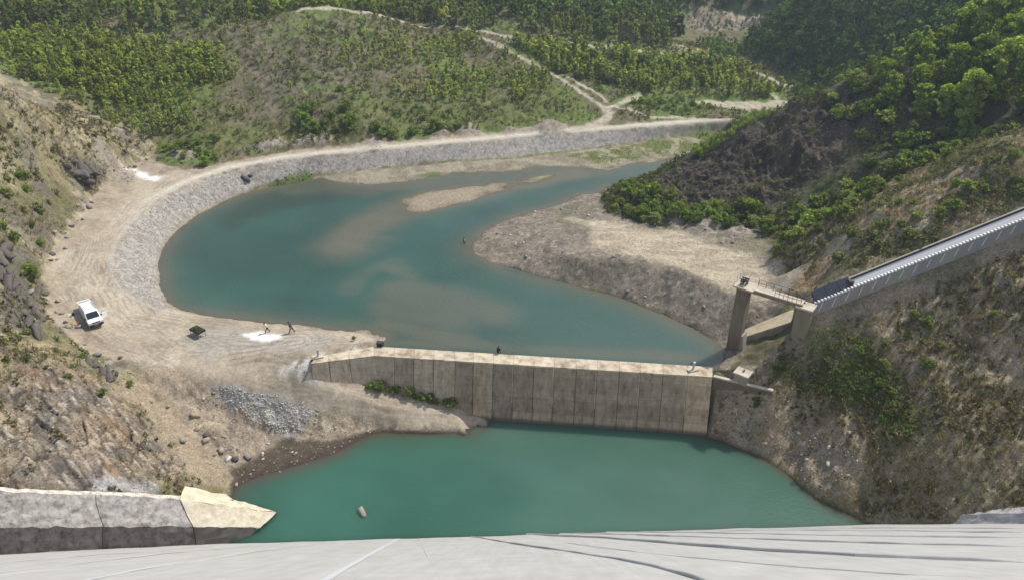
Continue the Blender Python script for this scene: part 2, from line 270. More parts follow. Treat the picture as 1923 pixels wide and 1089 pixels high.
# ------------------------------------------------------------------ smoothing of the hills, keeping the made ground crisp
keep = np.maximum.reduce([SD_lake, SD_pool, SD_emb, SD_plaza + 0, SD_ramp, SD_bank, SD_beach, SD_flat])
keep = np.maximum(keep, 3.0 - line_d([CH0, CH2])); keep = np.maximum(keep, 4 - line_d([WD[0], WD[1], WD[2]])); keep = np.maximum(keep, 2.5 - line_d([wA, wB])); keep = np.maximum(keep, 2.6 - line_d([(31, 87), (38.6, 82)]))
km = sst(-4.0, -.5, keep)
Hb = blur(H0, 36)
Hm = blur(H0, 8); ck = sst(-2, 2, poly_sd(pol([(1228, 372), (1300, 395), (1440, 400), (1560, 320), (1640, 220), (1640, 135), (1560, 160), (1500, 182), (1440, 205), (1360, 255), (1290, 285), (1240, 325)]))); Hb2 = Hb * (1 - ck) + Hm * ck; H1 = H0 * km + Hb2 * (1 - km)
Hf = blur(H0, 3); H1 = np.where(km > .98, H0 * .4 + Hf * .6, H1)
# lake bed: shelving from the shore, with the shoals the photo shows under the water
SD_bar = poly_sd([pz(u, v, 0) for u, v in BAR[:-1]]); edge_d = np.minimum(SD_lake, -SD_bar)
wl = line_d([(-19.3, 86.3), (25, 81.6)]); wig = fbm(GX, GY, 6, 3, 501)
bed = -np.clip(.42 * np.maximum(edge_d, 0), 0, 3.0)
bed = np.maximum(bed, -.75 - np.maximum(0, 135 - GY) * .22 - np.maximum(0, 30 - np.abs(GX - 5)) * 0.0) if False else bed
for px, wd, dp in [([(772, 386), (715, 410), (672, 434), (645, 462)], 5.5, .20), ([(700, 450), (660, 470)], 4.5, .8), ([(750, 545), (830, 560), (925, 588)], 4.0, .55), ([(740, 580), (850, 600)], 4.5, .6), ([(720, 610), (760, 615), (860, 640)], 3.0, .45), ([(730, 642), (900, 648), (1100, 660), (1340, 676)], 1.6, .55),
                   ([(640, 344), (760, 346), (850, 338), (960, 330), (1060, 322), (1130, 322)], 4.0, .45), ([(560, 352), (620, 345), (690, 356)], 4.5, .8), ([(1090, 326), (1040, 332), (1000, 344), (960, 352)], 3.0, .16), ([(665, 540), (690, 512), (740, 492), (770, 525)], 2.0, .95), ([(1260, 600), (1330, 640), (1345, 655)], 2.0, .5), ([(1150, 325), (1230, 310), (1290, 296)], 5.0, .9), ([(720, 500), (770, 520)], 1.6, .7)]:
    dd = line_d([pz(u, v, 0) for u, v in px]) + .9 * wig; bed = np.maximum(bed, -dp - np.maximum(0, dd - wd * .4) ** 2 * (1.6 / wd ** 2) * 1.2)
inl = sst(.3, 1.2, edge_d) * sst(.9, 1.6, line_d([(-18.4, 84.6), (25.5, 79.9)])); H1 = H1 * (1 - inl) + np.minimum(bed, -.04) * inl
st = line_d([(-18.4, 84.6), (25.5, 79.9)]); H1 = np.where(st < 2.2, H0, H1)
# amplitude maps for the fine relief added per vertex
mL = mask(SD_left, 1.5, 1.0); mR3 = mask(SD_R3, 1.5, 1.5); mR2 = mask(SD_R2, 1.2, .8); mR1 = mask(SD_R1, 1.0, .6)
made = sst(-1.5, 1.0, np.maximum.reduce([SD_lake - .5, SD_pool, SD_emb, SD_plaza, SD_ramp, SD_beach, SD_flat]))
far = 1 - np.clip(mL + mR3 + mR2 + mR1 + made, 0, 1)
chd = sst(.5, 3.5, line_d([CH0, CH2])); ward = sst(1.5, 4, line_d([WD[0], WD[1], WD[2]]))
# R3: rock cliff on the side toward the lake
cl_poly = pol([(1228, 372), (1300, 395), (1440, 400), (1560, 320), (1640, 220), (1640, 150), (1560, 172), (1500, 195), (1440, 220), (1360, 268), (1290, 300), (1240, 335)], None)
SD_cliff = poly_sd(cl_poly); mCl = mask(SD_cliff, 2.0, 2.0, 5)
lr_poly = pol([(0, 735), (150, 690), (215, 730), (270, 790), (330, 850), (340, 890), (240, 905), (0, 912)], None) 
mLR = mask(poly_sd(lr_poly), 1.2, 1.5, 4)
cut_poly = [py(1292, 64, 285), py(1340, 66, 286), py(1400, 70, 288), py(1462, 66, 290), py(1462, 40, 304), py(1400, 34, 303), py(1330, 24, 301), py(1290, 26, 300)]
mCut = mask(poly_sd(cut_poly), 1.5, 2.5, 5, 87)
# spoil heaps along the road edge
heap = np.zeros_like(H1)
for u, v, r, h in [(500, 275, 3, 1.6), (520, 270, 2.5, 1.8), (580, 268, 2.6, 1.5), (610, 266, 2.2, 1.7), (560, 270, 2.4, 1.3), (875, 243, 3.0, 1.8), (890, 246, 2.5, 1.2), (960, 244, 2, .9), (1030, 240, 3.4, 1.9), (1050, 242, 2.6, 1.1), (700, 268, 3, 1.0), (830, 252, 2.5, .9),
                   (225, 333, 4, 1.4), (350, 296, 3, 1.2), (335, 292, 2.5, 1.0), (1320, 420, 3.2, 1.3), (1270, 415, 2.5, .9), (1390, 440, 3, 1.0), (225, 248, 2, .8)]:
    p = hit(u, v, H1); d = np.hypot(GX - p[0], (GY - p[1])) / r
    heap = np.maximum(heap, h * np.exp(-d * d * 1.5))
H1 = H1 + heap * (.75 + .4 * fbm(GX, GY, 1.5, 3, 5))
def worley(x, y, sc, s):                          # F1, F2 and a random value per cell
    x = np.asarray(x, float) / sc; y = np.asarray(y, float) / sc; ix = np.floor(x); iy = np.floor(y)
    f1 = np.full(x.shape, 9.0); f2 = f1.copy(); idv = np.zeros(x.shape)
    for dx in (-1, 0, 1):
        for dy in (-1, 0, 1):
            px = ix + dx; py_ = iy + dy; a = _h(px, py_, s); b = _h(px, py_, s + 7); d = np.hypot(px + a - x, py_ + b - y)
            n = d < f1; f2 = np.where(n, f1, np.minimum(f2, d)); idv = np.where(n, _h(px, py_, s + 3), idv); f1 = np.where(n, d, f1)
    return f1, f2, idv
def blocks(x, y):                                 # bedded, broken rock
    qx = x * .80 - y * .60 + .35 * fbm(x, y, 2.5, 2, 431); qy = (x * .60 + y * .80) * 2.9 + .5 * fbm(x, y, 3, 2, 433)
    a1, a2, i1 = worley(qx, qy, 3.4, 441); b1, b2, i2 = worley(qx * .8, qy, 1.1, 451)
    return i1, sst(0, .16, a2 - a1), i2, sst(0, .22, b2 - b1)
def relief(x, y, fine=True):
    """natural roughness of the ground, metres"""
    m = lambda A: samp(A, x, y)
    hill = np.clip(m(mL) + m(mR1) + m(mR2) + m(far) + m(mR3), 0, 1.0)
    k = m(chd) * m(ward)
    z = hill * k * (.55 * fbm(x, y, 7, 4, 3) + .30 * fbm(x, y, 1.6, 3, 9))
    z = z + m(mL) * k * (.7 * (ridged(x * .9 + y * .5, y * .6 - x * .2, 5, 4, 21) - .45))
    c = m(mCl); z = z + c * (2.6 * (ridged(x, y * .8, 7, 5, 31) - .45) + .9 * (ridged(x * 1.2, y, 1.7, 3, 37) - .45))
    z = z + m(mCut) * (1.6 * (ridged(x * 1.4 + y * .5, y * .35, 6, 4, 231) - .45) + .5 * fbm(x, y, 1.5, 3, 233))
    l = m(mLR); q = x * .55 + y * .83 + .8 * fbm(x, y, 3, 3, 41)
    i1, e1, i2, e2 = blocks(x, y); z = z + l * (.45 * (ridged(x * .6 + y * .35, y * 1.1 - x * .5, 5, 3, 45) - .4) + .5 * (i1 - .5) + .16 * (i2 - .5) - .22 * (1 - e1) - .08 * (1 - e2))
    z = z + m(mR1) * k * .5 * (ridged(x, y, 4, 4, 51) - .45) + m(mR2) * k * .55 * (ridged(x * .8 + y * .4, y * .9, 4, 4, 55) - .45)
    em = .45 * sst(-.3, .8, m(SD_emb)); be = sst(-.2, 1.2, m(SD_beach)); bk = sst(0, 1.0, m(SD_bank)) * k * (.12 + .88 * sst(.1, 1.2, samp(H1, x, y) - ZL))
    br_ = sst(-1.5, .5, samp(SD_bar, x, y)); z = z + br_ * .10 * fbm(x, y, 4, 3, 80)
    z = z + em * .16 * fbm(x, y, .9, 3, 61) + be * (.14 * fbm(x, y, 2.6, 4, 63) + .07 * fbm(x, y, .6, 2, 64)) + bk * (.11 * fbm(x, y, 1.5, 4, 67) + .08 * fbm(x, y, .5, 2, 68))
    pl = np.maximum(m(SD_plaza), m(SD_ramp)); z = z + sst(0, 1.5, pl) * (.05 * fbm(x, y, 1.2, 3, 71) + .06 * fbm(x, y, 5, 2, 73))
    z = z + sst(0, .6, m(SD_flat)) * .1 * fbm(x, y, 1.6, 4, 77)
    return z
H2 = H1 + relief(GX, GY)
def ground(x, y): return samp(H1, x, y) + relief(np.asarray(x, float), np.asarray(y, float))
# ------------------------------------------------------------------ ground colour (albedo only)
def mix(c, col, m): return c + (np.array(col, float) - c) * m[..., None]
NZ1 = lambda x, y, sc, s: .5 + .5 * fbm(x, y, sc, 4, s)
roads = [[(560, 20), (730, 36), (850, 51), (950, 66), (1100, 86), (1200, 97), (1290, 107), (1340, 113)], [(905, 72), (960, 98), (1040, 140), (1090, 170), (1130, 205)],
         [(1130, 200), (1145, 215), (1125, 235), (1080, 244)], [(1145, 205), (1200, 180)], [(1150, 203), (1230, 218), (1330, 226)], [(1060, 143), (1100, 165), (1140, 190)],
         [(1293, 145), (1312, 168)], [(1432, 155), (1460, 188)], [(1385, 122), (1440, 145), (1495, 168)], [(1320, 192), (1400, 200), (1470, 196)]]
DR = [line_d(pol(r, None)) for r in roads]; RW = [.75, .5, 1.2, .8, .7, .45, .3, .4, .9, 2.2]
green_poly = pol([(120, 250), (330, 262), (420, 282), (520, 268), (640, 262), (800, 250), (1000, 240), (1090, 230), (1128, 205), (1090, 180), (1000, 165), (860, 180), (740, 185), (640, 200), (600, 250), (430, 240), (300, 250)], None)
mG = mask(poly_sd(green_poly), 3, 4, 8, 81)
green2 = pol([(1140, 190), (1200, 150), (1330, 150), (1460, 165), (1490, 180), (1440, 195), (1340, 188), (1330, 215), (1200, 205)], None)
mG2 = mask(poly_sd(green2), 1.5, 2, 6, 83)
mGl = mask(poly_sd(pol([(190, 245), (300, 262), (400, 285), (395, 312), (330, 306), (270, 292)], None)), 1.2, 1.5, 4, 84)
brown_poly = pol([(400, 40), (560, 30), (700, 60), (720, 130), (640, 190), (600, 245), (520, 240), (430, 180), (400, 100)], None)
mBr = mask(poly_sd(brown_poly), 4, 5, 9, 85)
slide_poly = pol([(1255, 88), (1330, 92), (1345, 108), (1280, 106)], None); mSl = mask(poly_sd(slide_poly), 1, 1, 3, 88)
gr_bar = mask(poly_sd(pol([(1070, 292), (1180, 275), (1290, 262), (1310, 275), (1285, 290), (1180, 300), (1120, 306)], .4)), 1.2, 2, 4, 89)
gr_bar2 = mask(poly_sd(pol([(495, 350), (560, 335), (600, 328), (590, 340), (540, 352)], .3)), .6, .8, 2, 90)
gr_bar3 = mask(poly_sd(pol([(770, 328), (830, 322), (830, 332), (780, 334)], .3)), .8, .8, 2, 91)
white1 = mask(poly_sd(pol([(452, 630), (480, 625), (525, 627), (528, 636), (490, 641)], .9)), .35, .6, 1.2, 92)
white2 = mask(poly_sd(pol([(230, 330), (262, 327), (300, 333), (290, 340), (250, 338)], 4.8)), .7, .9, 1.5, 93)
white3 = mask(poly_sd(pol([(526, 702), (540, 682), (598, 666), (690, 652), (700, 657), (640, 671), (590, 690), (602, 718), (568, 706)])), .5, .7, 1.2, 94)
grey_pl = mask(poly_sd(pol([(330, 640), (400, 615), (560, 622), (640, 632), (600, 650), (480, 660), (380, 668)], .9)), 1.2, 1.2, 3, 95)
gw_poly = pol([(0, 740), (70, 700), (150, 720), (220, 760), (290, 820), (290, 880), (130, 895), (0, 890)], None); mRu = mask(poly_sd(gw_poly), 1.5, 2.5, 4, 96)
gp_poly = pol([(160, 905), (200, 895), (270, 900), (290, 915), (200, 920)], None); mGp = mask(poly_sd(gp_poly), .5, .6, 1.5, 97)
mOut = np.maximum(mask(poly_sd(pol([(0, 490), (40, 500), (78, 570), (80, 620), (40, 620), (0, 590)], None)), .5, .6, 1.5, 78), mask(poly_sd(pol([(110, 295), (150, 290), (200, 325), (185, 360), (150, 355)], None)), .6, .8, 2, 79))
mStand = np.maximum(mask(poly_sd(pol([(5, 75), (200, 66), (420, 90), (440, 150), (330, 190), (200, 190), (60, 150), (5, 140)], None)), 3, 4, 8, 74), mask(poly_sd(pol([(960, 80), (1100, 92), (1290, 118), (1390, 128), (1470, 165), (1440, 185), (1320, 180), (1160, 165), (1060, 145)], None)), 2, 2, 6, 75))
mDirt = mask(poly_sd(pol([(225, 715), (300, 700), (345, 695), (400, 770), (470, 805), (540, 826), (440, 890), (438, 922), (370, 912), (330, 870), (320, 835), (280, 780), (215, 740), (205, 700)], None)), 1.0, 1.0, 2.5, 77)
cutbank = mask(poly_sd(pol([(1430, 470), (1500, 480), (1560, 500), (1540, 540), (1480, 530), (1430, 505)], None)), .8, .8, 2, 98)
r1dirt = mask(poly_sd(pol([(1330, 740), (1440, 740), (1560, 760), (1640, 830), (1600, 900), (1560, 950), (1480, 890), (1400, 840)], None)), 1.2, 1.5, 4, 99)
r1grn = mask(poly_sd(pol([(1440, 700), (1500, 640), (1570, 600), (1640, 640), (1700, 720), (1740, 800), (1690, 830), (1620, 760), (1520, 730)], None)), 1.0, 1.2, 3, 100)
toe = mask(poly_sd(pol([(1375, 825), (1400, 825), (1450, 845), (1462, 860), (1430, 855)], None)), .4, .4, 1, 101)
mWood = mask(poly_sd([py(1396, 112, 240), py(1480, 152, 224), py(1540, 165, 214), (82, 180), (105, 178), (189, 190), (189, 300), (110, 300), (90, 278), (84, 262), (76, 250)]), 2, 1)
tracks = []                                             # wheel tracks, as pairs of lines on the plaza
for px in [[(300, 340), (230, 400), (185, 460), (170, 520), (200, 570), (260, 620), (330, 690), (380, 720)], [(330, 330), (250, 400), (210, 450), (195, 520), (240, 580), (330, 620), (440, 640), (560, 640)],
           [(420, 312), (320, 350), (260, 390), (200, 470), (180, 540), (215, 580)], [(150, 440), (140, 500), (160, 560), (250, 640), (350, 700), (480, 720), (620, 750), (760, 775), (880, 795)],
           [(240, 600), (330, 650), (430, 690), (540, 715), (660, 745), (800, 775), (900, 800)], [(130, 520), (180, 560), (260, 600), (400, 600), (540, 618), (660, 632)]]:
    tracks.append(line_d([hit(u, v, H1) for u, v in px]))
TW = [.25 * fbm(GX, GY, 4, 2, 110 + k) for k in range(len(tracks))]
TR2 = []
for k, px in enumerate([[(330, 350), (245, 420), (210, 480), (215, 560), (300, 640), (380, 700)], [(400, 325), (290, 370), (205, 450), (165, 540), (200, 620), (270, 680)], [(140, 460), (170, 530), (240, 590), (360, 612), (480, 622), (600, 628)], [(210, 520), (280, 610), (400, 670), (560, 715), (700, 752), (850, 790)], [(160, 600), (240, 640), (360, 660), (470, 650), (560, 640)]]):
    d = line_d([hit(u, v, H1) for u, v in px]); wob = .35 * fbm(GX, GY, 5, 2, 160 + k)
    TR2.append(d + wob)
def colour(x, y, z):
    m = lambda A: samp(A, x, y)
    n1 = NZ1(x, y, 9, 201); n2 = NZ1(x, y, 2.2, 202); n3 = NZ1(x, y, .7, 203)
    c = np.zeros(x.shape + (3,)) + (.115, .105, .052)
    c = mix(c, (.25, .205, .145), sst(150, 132, y) * sst(12, 4, x)); c = mix(c, (.15, .125, .08), sst(.35, .75, n2) * sst(130, 150, y)); c = mix(c, (.115, .150, .040), sst(.42, .68, n1) * sst(130, 150, y))
    c = mix(c, (.165, .14, .095), m(mBr) * sst(.3, .7, n2) * .7); c = mix(c, (.10, .085, .065), m(mBr) * sst(.5, .8, n3) * .7)
    c = mix(c, (.108, .135, .036), m(mG) * (.55 + .4 * sst(.3, .7, n2))); c = mix(c, (.15, .14, .06), m(mG) * sst(.55, .85, NZ1(x, y, 4, 204)) * .8)
    c = mix(c, (.10, .15, .038), m(mG2) * .9); c = mix(c, (.09, .15, .026), m(mGl) * .85)
    c = mix(c, (.30, .255, .195), m(mCut) * (.55 + .45 * sst(.35, .6, n1))); sx_ = ridged(x * 1.4 + y * .5, y * .35, 5, 4, 231); c = mix(c, (.15, .14, .12), m(mCut) * sst(.45, .65, sx_) * .85); c = mix(c, (.40, .33, .235), m(mCut) * sst(.6, .8, NZ1(x * 1.5 + y * .6, y * .4, 4, 232)) * .8); c = mix(c, (.10, .11, .06), m(mCut) * sst(.55, .75, n2) * .6)
    c = mix(c, (.32, .26, .18), m(mSl) * .9)
    c = mix(c, (.045, .06, .024), m(mWood) * .85)
    c = mix(c, (.14, .165, .046), m(mStand) * .85)
    # left hill
    a = sst(-3.5, -1.5, m(SD_left)); cl = np.zeros_like(c) + (.225, .19, .105)
    cl = mix(cl, (.31, .27, .165), sst(.5, .75, n2)); cl = mix(cl, (.12, .115, .05), sst(.5, .72, n1) * .8); cl = mix(cl, (.10, .083, .062), sst(.58, .8, n3) * .75)
    up = sst(8, 20, z); cl = mix(cl, (.34, .30, .185), up * sst(.4, .7, n2) * .6)
    rk = sst(.50, .66, ridged(x * .9 + y * .5, y * .6 - x * .2, 5, 4, 21)); cl = mix(cl, (.13, .115, .10), rk * .6)
    q = sst(.35, .75, NZ1(x * .6 + y * .35, y * 1.1 - x * .5, 1.6, 207))
    rock = mix(np.zeros_like(c) + (.22, .175, .125), (.135, .118, .10), q); b_ = blocks(x, y); rock = rock * (.6 + .5 * b_[0] + .5 * b_[2])[..., None]; rock = mix(rock, (.27, .155, .08), sst(.66, .85, NZ1(x, y, 3, 208)) * sst(.2, .8, b_[2]) * .7); rock = mix(rock, (.36, .32, .25), sst(.72, .95, b_[2]) * .7); rock = mix(rock, (.035, .028, .022), (1 - b_[1]) * .75); rock = mix(rock, (.06, .048, .036), (1 - b_[3]) * .6)
    cl = mix(cl, rock, np.clip(m(mLR) * .8 + m(mRu) * .75, 0, 1)[..., None][..., 0]); cl = mix(cl, (.10, .088, .074), m(mOut) * .85); c = mix(c, cl, a)
    c = mix(c, (.27, .215, .15), m(mDirt) * .9); c = mix(c, (.34, .34, .34), m(mGp) * .8)
    # right hills
    r3 = np.zeros_like(c) + (.085, .080, .045); r3 = mix(r3, (.05, .062, .022), sst(.45, .7, n1)); c = mix(c, r3, m(mR3))
    cf = mix(np.zeros_like(c) + (.086, .066, .045), (.040, .032, .024), sst(.4, .7, n2)); cf = mix(cf, (.125, .105, .08), sst(.66, .9, n3) * .6); cf = mix(cf, (.07, .068, .03), sst(.55, .75, n1) * .45)
    c = mix(c, cf, m(mCl))
    r2 = mix(np.zeros_like(c) + (.27, .225, .145), (.36, .30, .20), sst(.45, .75, n2)); r2 = mix(r2, (.15, .14, .065), sst(.5, .75, n1) * .8); r2 = mix(r2, (.11, .09, .07), sst(.6, .85, n3) * .6)
    c = mix(c, r2, m(mR2)); c = mix(c, (.26, .17, .095), m(cutbank) * .8)
    r1 = mix(np.zeros_like(c) + (.30, .245, .165), (.215, .172, .118), sst(.4, .75, n2)); r1 = mix(r1, (.15, .135, .075), sst(.45, .75, n1) * .7); r1 = mix(r1, (.33, .275, .2), sst(.62, .85, n3) * .6)
    c = mix(c, r1, m(mR1)); c = mix(c, (.29, .235, .17), m(r1dirt) * .75); c = mix(c, (.30, .265, .22), m(r1dirt) * sst(.6, .8, n3) * .6); c = mix(c, (.07, .10, .03), m(r1grn) * .7)
    c = mix(c, (.38, .34, .25), m(toe) * .9)
    # made ground
    sb = mix(np.zeros_like(c) + (.30, .245, .175), (.235, .19, .14), sst(.45, .8, n2)); sb = mix(sb, (.37, .315, .235), sst(.6, .85, n3) * .5)
    bc = mix(np.zeros_like(c) + (.215, .18, .135), (.155, .13, .098), sst(.4, .75, n2)); bc = mix(bc, (.33, .29, .22), sst(.66, .88, n3) * .7); bc = mix(bc, (.13, .13, .07), sst(.55, .8, n1) * .45)
    c = mix(c, bc, mask_v(SD_beach, x, y, .6)); c = mix(c, mix(np.zeros_like(c) + (.385, .33, .235), (.31, .26, .185), sst(.4, .7, NZ1(x * .5 + y * .2, y * 1.5, 2, 209))), sst(-1.2, 1.2, m(SD_tan) + 1.2 * fbm(x, y, 4, 3, 210)))
    fl = mix(np.zeros_like(c) + (.27, .235, .165), (.2, .17, .12), sst(.4, .7, n2)); fl = mix(fl, (.10, .12, .035), m(gr_bar) * .85 * sst(.2, .5, n2)); c = mix(c, fl, mask_v(SD_flat, x, y, .6))
    bar = sst(-.02, .12, z) * sst(-.5, .6, m(SD_lake)); c = mix(c, (.265, .22, .155), bar)
    em = mix(np.zeros_like(c) + (.30, .28, .245), (.225, .205, .175), sst(.45, .8, n3)); em = mix(em, (.36, .33, .285), sst(.6, .8, NZ1(x, y, .45, 211)) * .8)
    c = mix(c, em, mask_v(SD_emb, x, y, .35))
    c = mix(c, (.08, .115, .03), np.maximum(m(gr_bar2), m(gr_bar3)) * .85)
    bk = mix(np.zeros_like(c) + (.285, .235, .17), (.215, .175, .13), sst(.4, .75, n2)); bk = mix(bk, (.31, .27, .21), sst(.65, .85, n3) * .7); c = mix(c, bk, mask_v(SD_bank, x, y, .8))
    c = mix(c, sb, np.maximum(mask_v(SD_plaza, x, y, .9), mask_v(SD_ramp, x, y, .6)))
    pl = np.maximum(mask_v(SD_plaza, x, y, .5), mask_v(SD_ramp, x, y, .5))
    c = mix(c, (.41, .355, .265), pl * sst(.5, .75, NZ1(x, y, 5, 212)) * .5); c = mix(c, (.33, .305, .265), m(grey_pl) * .75 * pl)
    sel = np.nonzero(pl > .05); xs, ys = x[sel], y[sel]; t1 = np.zeros(xs.shape); t2 = np.zeros(xs.shape)
    for k, (d, wv) in enumerate(zip(tracks, TW)):
        dd = samp(d, xs, ys); ww = samp(wv, xs, ys); br = sst(-.3, .3, fbm(xs, ys, 5, 2, 120 + k))
        for off in (.35, .75, 1.25, 1.7, 2.1, 2.6): t1 = np.maximum(t1, np.exp(-((dd + ww * (1 + .5 * off) - off) / .13) ** 2) * (.25 + .75 * br))
    for k, d in enumerate(TR2):
        dd = samp(d, xs, ys); br = sst(-.2, .4, fbm(xs, ys, 4, 3, 170 + k))
        for off in (.2, 1.0, 1.9, 2.7): t2 = np.maximum(t2, np.exp(-((dd - off) / .16) ** 2) * br)
    TA = np.zeros(x.shape); TB_ = np.zeros(x.shape); TA[sel] = t1; TB_[sel] = t2
    c = mix(c, (.47, .415, .32), TA * pl * .6); c = mix(c, (.17, .14, .10), TB_ * pl * .55)
    dt = m(SD_emb); edge = np.exp(-((dt + .45) / .35) ** 2) * mask_v(SD_plaza, x, y, .3); c = mix(c, (.35, .335, .31), edge * .7)
    roadl = np.exp(-((m(line_top) - 1.5) / 1.0) ** 2) * sst(118, 138, y) * pl; c = mix(c, (.52, .465, .37), roadl * .9)
    # rubble and white spills
    c = mix(c, (.36, .355, .35), mask_v(SD_rub, x, y, .5) * (.55 + .4 * sst(.35, .6, NZ1(x, y, .8, 213))))
    for A in (white1, white2): c = mix(c, (.74, .72, .67), m(A) * .95)
    c = mix(c, (.54, .515, .47), m(white3) * sst(.05, .5, n3) * .92)
    hp = sst(.25, .8, m(heap)); c = mix(c, mix(np.zeros_like(c) + (.29, .25, .195), (.21, .18, .14), sst(.4, .8, n3)), hp * .9)
    for d, wd in zip(DR, RW): c = mix(c, (.40, .35, .265), sst(wd + .7, wd - .5, m(d) + .4 * fbm(x, y, 2, 2, 214)) * .9)
    # wet margin, lake bed
    wet = sst(.35, -.02, z) * sst(-2.5, -.3, m(SD_lake)); c = c * (1 - .45 * wet * sst(.3, -.3, z))[..., None]
    mud = sst(ZL + .45, ZL + .2, z) * sst(-1, .5, m(SD_bank)); c = mix(c, (.105, .082, .060), mud * .9)
    wl = sst(ZL + .5, ZL, z) * sst(-2.0, -.2, m(SD_pool)); c = c * (1 - .5 * wl)[..., None]
    c = c * (.86 + .28 * NZ1(x, y, .35, 215))[..., None]
    return c
def mask_v(SD, x, y, j): return sst(-.5, .5, samp(SD, x, y) + j * fbm(x, y, 1.6, 3, 220))
line_top = line_d(top_w)
# ------------------------------------------------------------------ mesh helpers
def mesh_np(name, V, Fc, mats=(), col=None, smooth=False, mi=None):
    me = bpy.data.meshes.new(name); V = np.asarray(V, np.float32); Fc = np.asarray(Fc, np.int32); k = Fc.shape[1]
    me.vertices.add(len(V)); me.vertices.foreach_set('co', V.ravel()); me.loops.add(Fc.size); me.loops.foreach_set('vertex_index', Fc.ravel())
    me.polygons.add(len(Fc)); me.polygons.foreach_set('loop_start', np.arange(0, Fc.size, k, dtype=np.int32))
    if smooth: me.polygons.foreach_set('use_smooth', np.ones(len(Fc), bool))
    for m in mats: me.materials.append(m)
    if mi is not None: me.polygons.foreach_set('material_index', np.asarray(mi, np.int32))
    me.update(calc_edges=True)
    if col is not None:
        at = me.color_attributes.new('Col', 'FLOAT_COLOR', 'POINT'); cc = np.ones((len(V), 4), np.float32); cc[:, :col.shape[1]] = col
        at.data.foreach_set('color', cc.ravel())
    return me
def link(name, me, parent=None, loc=(0, 0, 0), rz=0.0):
    o = bpy.data.objects.new(name, me); S.collection.objects.link(o); o.location = loc; o.rotation_euler = (0, 0, rz)
    if parent is not None: o.parent = parent
    return o
def tag(o, label=None, cat=None, group=None, kind=None):
    if label: o['label'] = label
    if cat: o['category'] = cat
    if group: o['group'] = group
    if kind: o['kind'] = kind
    return o
def thing(name, label, cat, loc=(0, 0, 0), rz=0.0, group=None):
    return tag(link(name, None, None, loc, rz), label, cat, group)
def nodes(name):
    m = bpy.data.materials.new(name); m.use_nodes = True; t = m.node_tree; return m, t, t.nodes['Principled BSDF']
def N(t, typ, **kw):
    n = t.nodes.new(typ)
    for k, v in kw.items():
        if k.startswith('i_'):
            key = k[2:]; n.inputs[int(key) if key.isdigit() else key].default_value = v
        else: setattr(n, k, v)
    return n
def ground_mat(name, bump=.6, sc=(2.6, 11)):
    m, t, b = nodes(name); a = N(t, 'ShaderNodeAttribute', attribute_name='Col'); g = N(t, 'ShaderNodeNewGeometry')
    n = N(t, 'ShaderNodeTexNoise', i_Scale=sc[1] * .45, i_Detail=3.0, i_Roughness=.7); t.links.new(g.outputs['Position'], n.inputs['Vector'])
    mr = N(t, 'ShaderNodeMapRange', i_1=.3, i_2=.7, i_3=.55, i_4=1.45); t.links.new(n.outputs[0], mr.inputs[0])
    mx = N(t, 'ShaderNodeMix', data_type='RGBA', blend_type='MULTIPLY'); mx.inputs[0].default_value = 1
    n3 = N(t, 'ShaderNodeTexNoise', i_Scale=1.7, i_Detail=5.0, i_Roughness=.75); t.links.new(g.outputs['Position'], n3.inputs['Vector'])
    mr3 = N(t, 'ShaderNodeMapRange', i_1=.3, i_2=.7, i_3=.74, i_4=1.26); t.links.new(n3.outputs[0], mr3.inputs[0]); mm = N(t, 'ShaderNodeMath', operation='MULTIPLY'); t.links.new(mr.outputs[0], mm.inputs[0]); t.links.new(mr3.outputs[0], mm.inputs[1])
    t.links.new(a.outputs['Alpha'], mx.inputs[0]); t.links.new(a.outputs[0], mx.inputs[6]); t.links.new(mm.outputs[0], mx.inputs[7]); t.links.new(mx.outputs[2], b.inputs['Base Color'])
    n2 = N(t, 'ShaderNodeTexNoise', i_Scale=sc[0], i_Detail=6.0, i_Roughness=.72); t.links.new(g.outputs['Position'], n2.inputs['Vector'])
    bp = N(t, 'ShaderNodeBump', i_Strength=bump, i_Distance=.35); t.links.new(n2.outputs[0], bp.inputs['Height']); t.links.new(bp.outputs[0], b.inputs['Normal'])
    b.inputs['Roughness'].default_value = .95; b.inputs['Specular IOR Level'].default_value = .15; return m
M_GROUND = ground_mat('ground_soil', .28)
# ------------------------------------------------------------------ ground sheet
def build_ground():
    nt_ = 1150
    rr = np.concatenate([np.arange(40, 116, .2), np.arange(116, 150, .125), 150 * 1.0022 ** np.arange(0, 460)])
    s = np.linspace(-1, 1, nt_); X = np.outer(np.maximum(rr * math.tan(R(40)), 78), s); Y = np.outer(rr, np.ones(nt_))
    Z = samp(H1, X, Y) + relief(X, Y); Cc = np.clip(colour(X, Y, Z), 0, 1); al = 1 - .6 * np.maximum(mask_v(SD_plaza, X, Y, .4), mask_v(SD_ramp, X, Y, .4)); Cc = np.concatenate([Cc, al[..., None]], -1)
    i = np.arange(len(rr) * nt_).reshape(len(rr), nt_)
    Q = np.stack([i[:-1, :-1], i[:-1, 1:], i[1:, 1:], i[1:, :-1]], -1).reshape(-1, 4)
    me = mesh_np('ground', np.stack([X, Y, Z], -1).reshape(-1, 3), Q, [M_GROUND], Cc.reshape(-1, 4), True)
    tag(link('ground', me), kind='structure')
build_ground()
